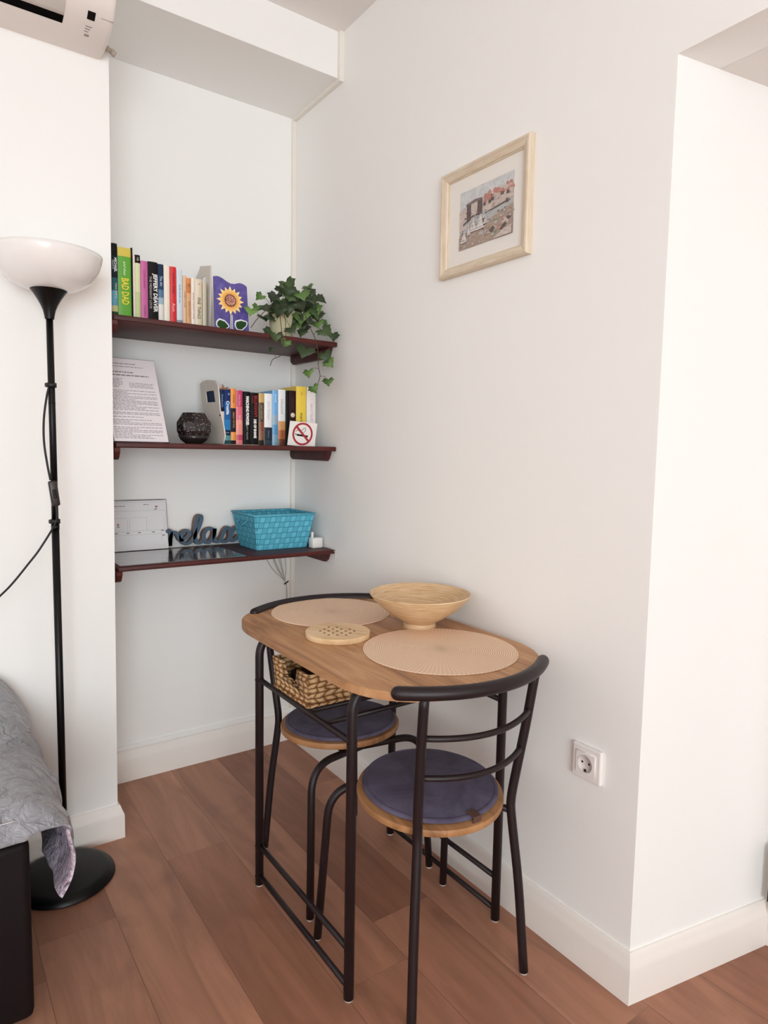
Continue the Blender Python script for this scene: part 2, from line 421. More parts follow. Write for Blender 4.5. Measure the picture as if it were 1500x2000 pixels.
# ------------------------------------------------------------------ air conditioner
ac = empty('air_conditioner', (-1.25, -.363, 2.35), 0, 'white wall mounted air conditioner above the floor lamp', 'air conditioner')
acm = plain('ac_white_plastic', '#E6DED8', .38, 0, .01)
prof = [(0, .0), (-.035, -.004), (-.10, .001), (-.135, .010), (-.168, .030), (-.188, .058), (-.198, .10), (-.202, .17), (-.198, .25), (-.18, .27), (0, .27)]
# coordinates: (y, z) relative to the wall plane / unit bottom
def acbody(x0, x1, inset=0):
    bm = NB(); rs = []
    for x, s in ((x0, .985), (x0 + .01, 1), (x1 - .012, 1), (x1 - .004, .99), (x1, .965)):
        cy, cz = -.09, .13
        rs.append([bm.verts.new((x, cy + (y - cy) * s if y < -.001 else 0, cz + (z - cz) * s)) for y, z in prof])
    for a, b in zip(rs, rs[1:]):
        for k in range(len(prof)):
            k2 = (k + 1) % len(prof); bm.faces.new((a[k], a[k2], b[k2], b[k]))
    bm.faces.new(rs[0]); bm.faces.new(rs[-1][::-1]); return bm
sharp(obj('housing', acbody(-.40, .437), acm, ac), 30)
def onprof(t):  # walk along the lower curved front
    L_ = [(Vector(prof[i]), Vector(prof[i + 1])) for i in range(len(prof) - 1)]
    for a, b in L_:
        d = (b - a).length
        if t <= d:
            p = a + (b - a) * (t / d); nn = Vector(((b - a).y, -(b - a).x)).normalized()
            return p, nn
        t -= d
    return Vector(prof[-1]), Vector((0, 1))
def strip(bm, x0, x1, t0, t1, lift, n=5, mi=0):
    top = []; 
    for i in range(n + 1):
        p, nn = onprof(t0 + (t1 - t0) * i / n)
        if nn.x > 0 or (nn.x == 0 and nn.y > 0): nn = -nn
        top.append([(bm.verts.new((x, p.x + nn.x * lift, p.y + nn.y * lift)), bm.verts.new((x, p.x - nn.x * .002, p.y - nn.y * .002))) for x in (x0, x1)])
    for a, b in zip(top, top[1:]):
        for q in ((a[0][0], a[1][0], b[1][0], b[0][0]), (a[0][0], b[0][0], b[0][1], a[0][1]), (a[1][0], a[1][1], b[1][1], b[1][0])): bm.faces.new(q).material_index = mi
    for e in (top[0], top[-1]): bm.faces.new((e[0][0], e[1][0], e[1][1], e[0][1])).material_index = mi
bm = NB(); strip(bm, -.39, .318, .112, .137, .0006); obj('air_outlet', bm, plain('outlet_black', '#050404', .8, spec=.05), ac)
bm = NB(); strip(bm, -.39, .318, .139, .215, .0022, 7); obj('louver_flap', bm, acm, ac, True)
bm = NB(); strip(bm, .372, .391, .150, .172, .0008, 2); obj('display', bm, M_black, ac)
M_grey = plain('grey_print', '#9C9490', .6)
bm = NB()
for i in range(3): strip(bm, .372, .388 - .003 * i, .128 - .009 * i, .1315 - .009 * i, .0004, 2)
strip(bm, .374, .386, .094, .103, .0004, 2); obj('printed_symbols', bm, M_grey, ac)
bm = NB(); strip(bm, .405, .436, .163, .1645, .0004, 2); obj('seam', bm, M_grey, ac)
# short pipe stub running from the unit along the beam
M_pipe = plain('pipe_beige', '#B9AFA3', .6)
bm = NB(); tube(bm, [(-.86, -.372, 2.392), (-.80, -.374, 2.386), (-.778, -.374, 2.374)], .0065, 12); tube(bm, [(-.786, -.374, 2.379), (-.774, -.374, 2.372)], .0085, 12)
setp(obj('drain_pipe', bm, M_pipe), 'short beige drain pipe end sticking out right of the air conditioner', 'pipe')

# ------------------------------------------------------------------ bed
bed = empty('bed', (-1.75, -.68, 0), 0, 'dark brown upholstered bed base standing at the left edge, under a grey quilt', 'bed')
M_bed = plain('dark_leatherette', '#140D0E', .6, 0, .15, 25, .1, spec=.2)
bm = NB(); box(bm, -.75, .625, -.312, .30, .014, .415, .016, seg=3); obj('frame', bm, M_bed, bed, True)
bm = NB(); box(bm, -.72, .585, -.285, .30, .415, .485, .02, seg=3); obj('mattress', bm, plain('mattress_cloth', '#C9C2C4', .9), bed, True)
for sx in (-.7, .58):
    for sy in (-.28, .26):
        bm = NB(); tube(bm, [(sx * .9, sy * .9, 0), (sx * .9, sy * .9, .02)], .02, 14); obj('leg', bm, M_bed, bed)
def quilt_material(name, a, b, scale=1.0, bstr=.6):
    n = NT(name); co = n.coord()
    w = n.noise(co, 7, 2, .5, 1.5, out=1)
    ad = n.n('ShaderNodeVectorMath', operation='MULTIPLY_ADD'); n.l(w, ad.inputs[0]); ad.inputs[1].default_value = (.10, .10, .10); n.l(co, ad.inputs[2])
    v = n.n('ShaderNodeTexVoronoi', feature='SMOOTH_F1'); v.inputs['Scale'].default_value = 20 * scale; v.inputs['Smoothness'].default_value = .6; n.l(ad.outputs[0], v.inputs[0])
    nz = n.noise(ad.outputs[0], 9, 4, .55, 2.5)
    h = n.math('ADD', n.math('MULTIPLY', v.outputs[0], .6), n.math('MULTIPLY', nz, 1.2))
    n.color(n.mix(n.noise(co, 5, 3, .5, 1), hexc(a), hexc(b))); n.set(.42, 0, .5)
    n.b.inputs['Sheen Weight'].default_value = .35
    n.bump(h, bstr, .03); return n.m
M_qt = quilt_material('quilt_silver_grey', '#808188', '#A0A0A6', bstr=.9)
nq = NT('quilt_lining_print'); co = nq.coord((1, 1, 1))
pz = nq.noise(co, 22, 5, .6, 3.0)
nq.color(nq.ramp(pz, [(.30, hexc('#5C5260')), (.42, hexc('#A294A6')), (.52, hexc('#DCD0E0')), (.62, hexc('#B59AA6')), (.75, hexc('#EADFEA'))])); nq.set(.45)
nq.bump(nq.noise(co, 30, 4, .6, 2.5), .7, .01)
bm = NB()
sec = catmull([(-.9, .490), (-.5, .492), (-.1, .493), (.2, .493), (.45, .494), (.56, .498), (.610, .496), (.646, .482), (.676, .456), (.702, .424), (.714, .385), (.716, .345), (.704, .300), (.682, .262)], 7)
sec = [(v.x, v.y) for v in [Vector((a[0], a[1])) for a in sec]] if False else [(v[0], v[1]) for v in sec]
NS = len(sec)
ycs = [-.0] ; ys = []
yy = .30
while yy > -.30: ys.append(yy); yy -= .012
grid = []
NV = 9
def qpoint(i, y, drop):
    x, z = sec[i]
    s = max(0, min(1, (x - .615) / .09)) if z > .40 else 1
    back = max(0, min(1, (y - .02) / .22))
    z += .085 * back * math.exp(-((x - .60) / .10) ** 2) + .05 * back * math.exp(-((x - .3) / .3) ** 2)
    if z < .47 and x > .55: x -= .02 * back
    w = noise.noise(Vector((x * 9, y * 9, z * 9))) * .006 + noise.noise(Vector((x * 26, y * 26, z * 22))) * .003
    if s >= 1:
        x += w * 1.5 + .006 * math.sin(y * 34 + z * 8); 
    z += w
    front = drop
    if front > 0:
        ease = math.sin(front * PI / 2)
        top = 1 - s
        y = y - .030 * ease * (0.35 + .65 * top)
        z -= (.074 * front) * top
        if s > 0: x += .004 * front * s
    return (x, y, z)
rows = [[qpoint(i, y, 0) for i in range(NS)] for y in ys]
for k in range(1, NV + 1): rows.append([qpoint(i, -.300, k / NV) for i in range(NS)])
V = [[bm.verts.new(p) for p in r] for r in rows]
for a, b in zip(V, V[1:]):
    for i in range(NS - 1): bm.faces.new((a[i], b[i], b[i + 1], a[i + 1])).smooth = True
q = obj('quilt', bm, [M_qt, nq.m])
q.location = (-1.75, -.68, 0); q.name = 'quilt'
setp(q, 'silver grey quilt draped over the bed, purple lining showing at its hanging corner', 'quilt')
sm = q.modifiers.new('thick', 'SOLIDIFY'); sm.thickness = .006; sm.offset = -1; sm.material_offset = 1; sm.material_offset_rim = 0
sb = q.modifiers.new('sub', 'SUBSURF'); sb.levels = 1; sb.render_levels = 1
# stitched hem line
M_st = plain('pale_stitching', '#CFCDD0', .6)
bm = NB(); pl = []
for i in range(0, NS):
    x, z = sec[i]
    if x < .60: p = qpoint(i, -.302, .38); pl.append((p[0], p[1] - .002, p[2] + .001))
tube(bm, pl, .0011, 6)
obj('hem_stitch', bm, M_st, q)

# ------------------------------------------------------------------ dining table
tb = empty('dining_table', (-.302, -1.073, 0), 0, 'small oak topped breakfast table with dark metal tube frame against the wall', 'table')
out = []
hw, st, en = .268, .205, .235
def sup(a, sgn):
    c, s = math.cos(a), math.sin(a)
    return (hw * (abs(c) ** .80) * (1 if c > 0 else -1), sgn * (st + en * abs(s) ** .80))
for k in range(29): out.append(sup(PI * k / 28, 1))
for k in range(29): x, y = sup(PI * k / 28, -1); out.append((-x, y))
bm = NB(); prism(bm, out, .019, Matrix.Translation((0, 0, .738)), bev=.0025); sharp(obj('tabletop', bm, M_oak, tb), 30)
LXc, LYc = .2305, .2405
RT = .0118
for sy in (-1, 1):
    for sx in (-1, 1):
        bm = NB(); tube(bm, fillet([(sx * LXc, sy * LYc, .004), (sx * LXc, sy * LYc, .7255), (sx * (LXc - .12), sy * LYc, .7255)], .058, 10), RT, 18)
        lg = obj('leg', bm, M_metal, tb)
        bm = NB(); tube(bm, [(sx * LXc, sy * LYc, 0), (sx * LXc, sy * LYc, .008)], .0105, 14); obj('foot_glide', bm, M_glide, lg)
        for z in (.605, .12, .03):
            bm = NB(); tube(bm, [(sx * LXc + (-.0125), sy * LYc, z), (sx * LXc + .0125, sy * LYc, z)], .0032, 8); obj('bolt', bm, M_black, lg)
    bm = NB(); tube(bm, [(-LXc + .12, sy * LYc, .7255), (LXc - .12, sy * LYc, .7255)], RT * .98, 18); obj('top_bar', bm, M_metal, tb)
for sx in (-1, 1):
    for z in ((.605, .12, .03) if sx < 0 else (.12, .03)):
        bm = NB(); tube(bm, [(sx * LXc, -LYc, z), (sx * LXc, LYc, z)], .0072, 12); obj('side_rail', bm, M_metal, tb)
bm = NB(); tube(bm, [(LXc, -LYc, .605), (LXc, LYc, .605)], .0072, 12); obj('side_rail', bm, M_metal, tb)
for y in (-.118, -.035, .055, .16):
    bm = NB(); tube(bm, [(-LXc, y, .605), (LXc, y, .605)], .0062, 12); obj('rack_rail', bm, M_metal, tb)

# ------------------------------------------------------------------ chairs
def chair(name, loc, rz, label):
    ch = empty(name, loc, rz, label, 'chair')
    setp(ch, group='chairs at the breakfast table')
    tilt = Matrix.Translation((0, 0, .435)) @ Matrix.Rotation(math.radians(2.6), 4, 'X')
    bm = NB(); lathe(bm, [(0, -.019), (.171, -.019), (.1755, -.0165), (.177, -.012), (.177, -.005), (.1755, -.001), (.172, 0), (0, 0)], 72)
    bm.transform(tilt); sharp(obj('seat', bm, M_oak2, ch), 30)
    R = .0108
    for sx in (-1, 1):
        post = catmull([(sx * .166, -.170, .004), (sx * .153, -.155, .22), (sx * .1385, -.140, .38), (sx * .1365, -.1375, .43), (sx * .142, -.145, .50), (sx * .151, -.162, .62), (sx * .158, -.1795, .752)], 5)
        bm = NB(); tube(bm, post, R, 18); p = obj('rear_post', bm, M_metal, ch)
        bm = NB(); tube(bm, [(sx * .166, -.17, 0), (sx * .166, -.17, .008)], .0096, 14); obj('foot_glide', bm, M_glide, p)
        fl = fillet([(sx * .203, .190, .004), (sx * .186, .163, .408), (0, .125, .404)], .075, 10)
        bm = NB(); tube(bm, fl, R * .95, 18); p = obj('front_leg', bm, M_metal, ch)
        bm = NB(); tube(bm, [(sx * .203, .19, 0), (sx * .203, .19, .008)], .0092, 14); obj('foot_glide', bm, M_glide, p)
        bm = NB(); tube(bm, [(sx * .137, -.139, .402), (sx * .09, -.05, .408), (sx * .07, .125, .412)], .008, 12); obj('seat_bracket', bm, M_metal, ch)
        bm = NB(); lathe(bm, [(0, 0), (.006, 0), (.006, .003), (0, .004)], 12, M=Matrix.Translation((sx * .125, -.118, .403)) @ Matrix.Rotation(PI, 4, 'X')); obj('bolt', bm, M_black, ch)
    arc = [(.218 * t, -.228 + .082 * abs(t) ** 2.1, .757) for t in [k / 12 for k in range(-12, 13)]]
    bm = NB(); tube(bm, arc, .0148, 20, dome=True); obj('top_rail', bm, M_metal, ch)
    for z, h, y in ((.655, .1525, -.168), (.562, .146, -.153)):
        a2 = [(h * t, y - .046 * (1 - t * t), z - .004 * (1 - t * t)) for t in [k / 10 for k in range(-10, 11)]]
        bm = NB(); tube(bm, a2, .0068, 14); obj('back_rail', bm, M_metal, ch)
    return ch, tilt
NEAR, FAR = (-.302, -1.306, 0), (-.278, -.848, 0)
_, TILT = chair('dining_chair', NEAR, math.radians(-2), 'dark metal chair nearest the camera, its curved back in front of the table')
chair('dining_chair', FAR, math.radians(180), 'dark metal chair at the far end of the table near the shelves')
n = NT('purple_grey_felt'); co = n.coord()
a = n.noise(co, 9, 4, .6, .6); b = n.noise(co, 160, 2)
n.color(n.mix(n.ramp(a, [(.35, (0, 0, 0)), (.65, (1, 1, 1))]), hexc('#4C4558'), hexc('#666076'))); n.set(.95, 0, .1); n.b.inputs['Sheen Weight'].default_value = .06
n.bump(b, .3, .002); M_felt = n.m
M_leather = plain('brown_leather_tab', '#5A3F35', .6)
def cushion(loc, rz, label, dx, tabang):
    bm = NB(); c = lathe(bm, [(0, .001), (.160, .001), (.165, .004), (.165, .008), (.162, .0115), (.156, .0122), (.1545, .0112), (.152, .0122), (0, .0128)], 72)
    bm.transform(TILT @ Matrix.Translation((dx[0], dx[1], 0)))
    o = obj('seat_cushion', bm, M_felt, None); sharp(o, 50); o.location = loc; o.rotation_euler = (0, 0, rz)
    setp(o, label, 'cushion', 'round felt seat cushions')
    if tabang is not None:
        Mt = TILT @ Matrix.Translation((dx[0], dx[1], 0)) @ Matrix.Rotation(tabang, 4, 'Z')
        bm = NB(); box(bm, .148, .1745, -.0115, .0115, .0125, .0145, .0006, M=Mt); box(bm, .1735, .1755, -.0115, .0115, -.006, .0143, .0006, M=Mt)
        obj('strap', bm, M_leather, o)
    return o
cushion(NEAR, math.radians(-2), 'round purple grey felt cushion on the chair nearest the camera', (.004, .006), math.radians(-90))
cushion(FAR, math.radians(180), 'round purple grey felt cushion on the chair at the far end of the table', (0, .004), None)

# ------------------------------------------------------------------ things on and under the table
TZ = .757
n = NT('woven_placemat'); tc = n.n('ShaderNodeTexCoord'); sp = n.n('ShaderNodeSeparateXYZ'); n.l(tc.outputs['Object'], sp.inputs[0])
rr = n.math('SQRT', n.math('ADD', n.math('POWER', sp.outputs[0], 2.0), n.math('POWER', sp.outputs[1], 2.0)))
ang = n.math('ARCTAN2', sp.outputs[1], sp.outputs[0])
ring = n.math('SINE', n.math('MULTIPLY', rr, 2 * PI / .0052))
br = n.math('SINE', n.math('ADD', n.math('MULTIPLY', ang, 110), n.math('MULTIPLY', ring, 2.0)))
h = n.math('ADD', n.math('MULTIPLY', ring, .5), n.math('MULTIPLY', br, .35))
n.color(n.ramp(n.math('ADD', n.math('MULTIPLY', h, .5), .5), [(.05, hexc('#B8906E')), (.40, hexc('#EDCBAC')), (.95, hexc('#F9E4D0'))])); n.set(.8, 0, .2)
n.bump(h, .6, .0015); M_mat = n.m
def placemat(x, y, r, label, rz=0):
    bm = NB(); lathe(bm, [(0, 0), (r - .001, 0), (r, .001), (r - .001, .003), (0, .0032)], 96); o = obj('placemat', bm, M_mat)
    o.location = (x, y, TZ + .0002); o.rotation_euler = (0, 0, rz); sharp(o, 50); setp(o, label, 'placemat', 'round woven placemats')
placemat(-.252, -1.272, .190, 'round woven straw placemat at the near end of the table')
placemat(-.285, -.800, .178, 'round woven straw placemat at the far end of the table behind the bowl')
n = NT('coiled_bamboo'); co = n.coord((1, 1, 1)); sp = n.n('ShaderNodeSeparateXYZ'); n.l(co, sp.inputs[0])
w = n.math('ADD', n.math('MULTIPLY', sp.outputs[2], 1.0), n.math('MULTIPLY', n.noise(n.coord((3, 3, 9)), 3, 3), .012))
s1 = n.math('SINE', n.math('MULTIPLY', w, 2 * PI / .0042)); g = n.noise(n.coord((6, 6, 160)), 3, 5, .65)
c = n.mix(n.ramp(g, [(.3, (0, 0, 0)), (.7, (1, 1, 1))]), hexc('#C39A68'), hexc('#F0D8B4'))
n.color(n.mix(n.math('MULTIPLY', n.math('ADD', s1, 1), .10), c, hexc('#9C6F42'))); n.set(.38, 0, .45); n.bump(s1, .2, .001); M_bam = n.m
bowl = empty('bamboo_bowl', (-.158, -1.070, TZ), 0, 'wide coiled bamboo bowl on a small foot, on the table near the wall', 'bowl')
bm = NB()
op = [(0, .006), (.038, .006), (.039, 0), (.0455, 0), (.046, .006), (.0435, .013), (.050, .018), (.070, .034), (.092, .056), (.110, .078), (.122, .093), (.1275, .0995)]
op = op[:6] + [(.050, .018), (.074, .032), (.100, .051), (.122, .071), (.135, .086), (.141, .0945)]
ip = [(.1395, .096), (.134, .089), (.1205, .074), (.099, .055), (.072, .036), (.045, .022), (0, .018)]
lathe(bm, op + ip, 72); sharp(obj('body', bm, M_bam, bowl), 50)
# trivet with drilled holes (2D curve with inner splines gives real holes)
def curve_plate(name, loops, thick, bev, mats, M=Matrix(), parent=None):
    cu = bpy.data.curves.new(name, 'CURVE'); cu.dimensions = '2D'; cu.fill_mode = 'BOTH'; cu.extrude = thick / 2 - bev; cu.bevel_depth = bev; cu.bevel_resolution = 1
    cu.offset = -bev
    for lp in loops:
        s = cu.splines.new('POLY'); s.points.add(len(lp) - 1); s.use_cyclic_u = True
        for p, (x, y) in zip(s.points, lp): p.co = (x, y, 0, 1)
    t = bpy.data.objects.new(name, cu); link(t); bpy.context.view_layer.update()
    me = bpy.data.meshes.new_from_object(t.evaluated_get(bpy.context.evaluated_depsgraph_get()))
    bpy.data.objects.remove(t); bpy.data.curves.remove(cu)
    me.transform(M); me.materials.clear()
    for m in (mats if isinstance(mats, list) else [mats]): me.materials.append(m)
    me.name = name
    o = bpy.data.objects.new(name, me); link(o)
    if parent is not None: o.parent = parent
    return o
def circ(x, y, r, n=40, rot=0, ry=None): return [(x + r * math.cos(rot + 2 * PI * k / n), y + (ry or r) * math.sin(rot + 2 * PI * k / n)) for k in range(n)]
holes = [circ(.0215 * i + (.0105 if j % 2 else 0) - .003, .0195 * j,  .0030, 12) for j in (-2, -1, 0, 1, 2) for i in (-2, -1, 0, 1) if math.hypot(.0215 * i, .0195 * j) < .052]
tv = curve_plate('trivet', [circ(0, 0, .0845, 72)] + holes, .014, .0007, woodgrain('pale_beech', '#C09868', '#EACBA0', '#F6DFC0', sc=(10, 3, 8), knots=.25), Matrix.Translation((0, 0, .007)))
tv.data.materials.append(plain('painted_hole_shade', '#3A2416', .8))  # dark colour painted on the hole walls as the shade inside them
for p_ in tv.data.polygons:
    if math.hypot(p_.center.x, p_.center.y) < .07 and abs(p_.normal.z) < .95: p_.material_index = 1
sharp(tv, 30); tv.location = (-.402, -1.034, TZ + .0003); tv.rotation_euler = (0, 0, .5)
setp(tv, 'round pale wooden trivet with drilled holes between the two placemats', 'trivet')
# woven basket on the rack
n = NT('water_hyacinth_weave'); co = n.coord(); sp = n.n('ShaderNodeSeparateXYZ'); n.l(co, sp.inputs[0])
wob = n.noise(co, 38, 2); wob2 = n.noise(n.coord((1.3, 1.3, 1.3)), 31, 2)
uu = n.math('ADD', n.math('ADD', sp.outputs[0], sp.outputs[1]), n.math('MULTIPLY', wob, .022)); zz = n.math('ADD', sp.outputs[2], n.math('MULTIPLY', wob2, .010))
row = n.math('FLOOR', n.math('DIVIDE', zz, .0135)); fz = n.math('FRACT', n.math('DIVIDE', zz, .0135))
sl = n.math('ADD', n.math('DIVIDE', uu, .026), n.math('MULTIPLY', n.math('SUBTRACT', n.math('MULTIPLY', n.math('MODULO', row, 2.0), 2), 1), n.math('MULTIPLY', fz, .42)))
fu = n.math('FRACT', n.math('ADD', sl, n.math('MULTIPLY', row, .5)))
hz = n.math('SINE', n.math('MULTIPLY', fz, PI)); hu = n.math('SINE', n.math('MULTIPLY', fu, PI))
hh = n.math('POWER', n.math('MULTIPLY', n.math('ABSOLUTE', hz), n.math('ABSOLUTE', hu)), .5)
fib = n.noise(n.coord((120, 120, 30)), 2, 3, .6, .4)
c = n.ramp(hh, [(.15, hexc('#5C3A1E')), (.5, hexc('#A87C50')), (.9, hexc('#DDBB90'))])
n.color(n.mix(n.math('MULTIPLY', fib, .5), c, hexc('#8E6238'))); n.set(.7, 0, .25); n.bump(n.math('ADD', hh, n.math('MULTIPLY', fib, .3)), .9, .004); M_weave = n.m
bk = empty('woven_basket', (-.415, -1.015, .6125), 0, 'water hyacinth woven basket with cut out handle under the tabletop', 'basket')
bw, bd, bh, tk = .113, .093, .083, .010
def wall_loops(bm, hwx, hwy, h, t, flare=0.006):
    # left end (x=-hw) carries the handle notch
    def slab(p, q, inn, notch):
        # p,q bottom corners; polygon in (s,z)
        L_ = (Vector(q) - Vector(p)).length; d = (Vector(q) - Vector(p)).normalized()
        if notch: poly = [(0, 0), (L_, 0), (L_, h), (L_ * .70, h), (L_ * .66, h * .50), (L_ * .34, h * .50), (L_ * .30, h), (0, h)]
        else: poly = [(0, 0), (L_, 0), (L_, h), (0, h)]
        nn = Vector(inn)
        Mx = Matrix(((d.x, 0, nn.x, p[0]), (d.y, 0, nn.y, p[1]), (0, 1, 0, 0), (0, 0, 0, 1)))
        prism(bm, poly, t, Mx, bev=.003)
    slab((-hwx, -hwy), (-hwx, hwy), (1, 0, 0), True); slab((hwx, -hwy), (hwx, hwy), (-1, 0, 0), True)
    slab((-hwx + t * .6, -hwy), (hwx - t * .6, -hwy), (0, 1, 0), False); slab((-hwx + t * .6, hwy), (hwx - t * .6, hwy), (0, -1, 0), False)
bm = NB(); wall_loops(bm, bw, bd, bh, tk); box(bm, -bw + .003, bw - .003, -bd + .003, bd - .003, 0, .008)
for v in bm.verts:
    s = 1 + .06 * v.co.z / bh; v.co.x *= s; v.co.y *= s
obj('body', bm, M_weave, bk, True)
bm = NB()
for (p, q_) in (((-bw, -bd), (bw, -bd)), ((-bw, bd), (bw, bd)), ((-bw, -bd), (-bw, bd))):
    P = [Vector((p[0] + (q_[0] - p[0]) * t, p[1] + (q_[1] - p[1]) * t, .004)) for t in [k / 26 for k in range(27)]]
    tube(bm, P, [.0048 + .0014 * (k % 2) for k in range(27)], 8)
obj('braided_edge', bm, M_weave, bk)
bm = NB(); box(bm, -.085, .085, -.068, .068, .012, .045, .006)
setp(obj('dark_folded_napkins', bm, plain('dark_brown_cloth', '#2A1A14', .8)), 'dark brown folded cloth lying inside the woven basket', 'cloth').location = (-.41, -1.012, .612)

# ------------------------------------------------------------------ wall shelves
SHZ = {'top': 1.642, 'mid': 1.257, 'low': .867}
def shelf(z, th, label, holes=True):
    s = empty('wall_shelf', (-.4, -.175, z), 0, label, 'shelf'); setp(s, group='dark mahogany alcove shelves')
    bm = NB(); box(bm, -.388, .399, -.174, .174, -th, 0, .0035, seg=3); sharp(obj('board', bm, M_mahtop, s), 40)
    for side in (-1, 1):
        # bracket board profile in (y, z)
        h = .037; pr = [(.172, -th), (-.140, -th), (-.138, -th - .010), (-.125, -th - h * .8), (-.118, -th - h), (.150, -th - h + .002), (.166, -th - h + .010), (.172, -th - h + .02)]
        if side > 0: Mx = Matrix.Translation((.381, 0, 0)) @ MX
        else: Mx = Matrix.Translation((-.392, 0, 0)) @ MX
        if side < 0: pr = [(.172, -th), (-.170, -th), (-.168, -th - .012), (-.155, -th - h * .85), (-.145, -th - h), (.15, -th - h), (.172, -th - h + .02)]
        bm = NB(); prism(bm, pr, .018, Mx, bev=.002); b = obj('bracket', bm, M_mahog, s)
        if side > 0:
            for yy_ in (-.085, .12):
                bm = NB(); lathe(bm, [(0, 0), (.0032, 0), (.0028, .0012), (0, .0015)], 12, M=Matrix.Translation((.381, yy_, -th - h * .5)) @ Matrix.Rotation(-PI / 2, 4, 'Y')); obj('screw', bm, plain('screw_metal', '#8A6A5C', .4, .8), b)
    return s
shelf(1.642, .017, 'topmost dark mahogany wall shelf, with the ivy and sunflower tile')
shelf(1.257, .017, 'middle dark mahogany wall shelf, with the no smoking sign')
shelf(.867, .015, 'lowest dark mahogany wall shelf, with the turquoise basket')

# ------------------------------------------------------------------ books
M_page = NT('page_block'); g_ = M_page.noise(M_page.coord((300, 2, 2)), 3, 2); M_page.color(M_page.mix(g_, hexc('#CFC6B4'), hexc('#E6DFD0'))); M_page.set(.9); M_page = M_page.m
_mc = {}
def cmat(hx, rough=.38, bump=0):
    k = (hx, rough)
    if k not in _mc: _mc[k] = plain('cover_' + hx.lstrip('#').lower(), hx, rough if int(hx[1:3], 16) > 60 else .6, 0, .04, 60, spec=.5 if int(hx[1:3], 16) > 60 else .2)
    return _mc[k]
SPM = Matrix(((0, 1, 0, 0), (0, 0, -1, 0), (-1, 0, 0, 0), (0, 0, 0, 1)))   # text x -> -Z, y -> +X, normal -> -Y
YS = -.265
def book(x0, x1, h, z0, bands, texts, label, group, depth=.128, ysp=YS, hard=False, side=None, tilt=0):
    w = x1 - x0 - .0004
    b = empty('book', (x0 + w / 2, ysp, z0 + .0003), 0, label, 'book', group)
    if tilt: b.rotation_euler = (0, tilt, 0)
    cv = .0022 if hard else .0007
    cols = [c for _, _, c in bands]; mats = [cmat(c) for c in cols] + [cmat(side or cols[0])]
    bm = NB()
    # spine, sliced into coloured bands with a slight rounding
    nseg = 6; rd = min(.003, w * .2)
    def sx(i):
        t = -1 + 2 * i / nseg; return t * w / 2, -rd * (1 - t * t) + rd
    for bi, (a, c_, _) in enumerate(bands):
        za, zb = h * (1 - c_), h * (1 - a)
        for i in range(nseg):
            (xa, ya), (xb, yb) = sx(i), sx(i + 1)
            f = bm.faces.new([bm.verts.new(p) for p in ((xa, ya, za), (xb, yb, za), (xb, yb, zb), (xa, ya, zb))]); f.material_index = bi; f.smooth = True
    bm.verts.ensure_lookup_table()
    sm_ = len(mats) - 1
    box(bm, -w / 2, -w / 2 + cv, rd + .0002, depth, 0, h, mi=sm_); box(bm, w / 2 - cv, w / 2, rd + .0002, depth, 0, h, mi=sm_)
    # inner back of the spine so it has thickness
    for i in range(nseg):
        (xa, ya), (xb, yb) = sx(i), sx(i + 1)
        f = bm.faces.new([bm.verts.new(p) for p in ((xa, ya + cv, 0), (xb, yb + cv, 0), (xb, yb + cv, h), (xa, ya + cv, h))]); f.material_index = sm_
        for zz_ in (0, h):
            f = bm.faces.new([bm.verts.new(p) for p in ((xa, ya, zz_), (xb, yb, zz_), (xb, yb + cv, zz_), (xa, ya + cv, zz_))]); f.material_index = sm_
    me_o = obj('cover', bm, mats, b)
    ins = .003 if hard else .0006
    bm = NB(); box(bm, -w / 2 + cv, w / 2 - cv, rd + cv + .0005, depth - ins, ins, h - ins); obj('pages', bm, M_page, b)
    for t in texts:
        body, f0, size, colr = t[:4]; kw = t[4] if len(t) > 4 else {}
        dx = kw.pop('dx', 0) if kw else 0
        kw = dict(kw); 
        lettering('spine_lettering', body, size, Matrix.Translation((dx, -.0004, h * (1 - f0))) @ SPM, cmat(colr, .5), b, **kw)
    return b
Z1 = SHZ['top'] ; G1 = 'paperbacks and hardbacks on the topmost shelf'
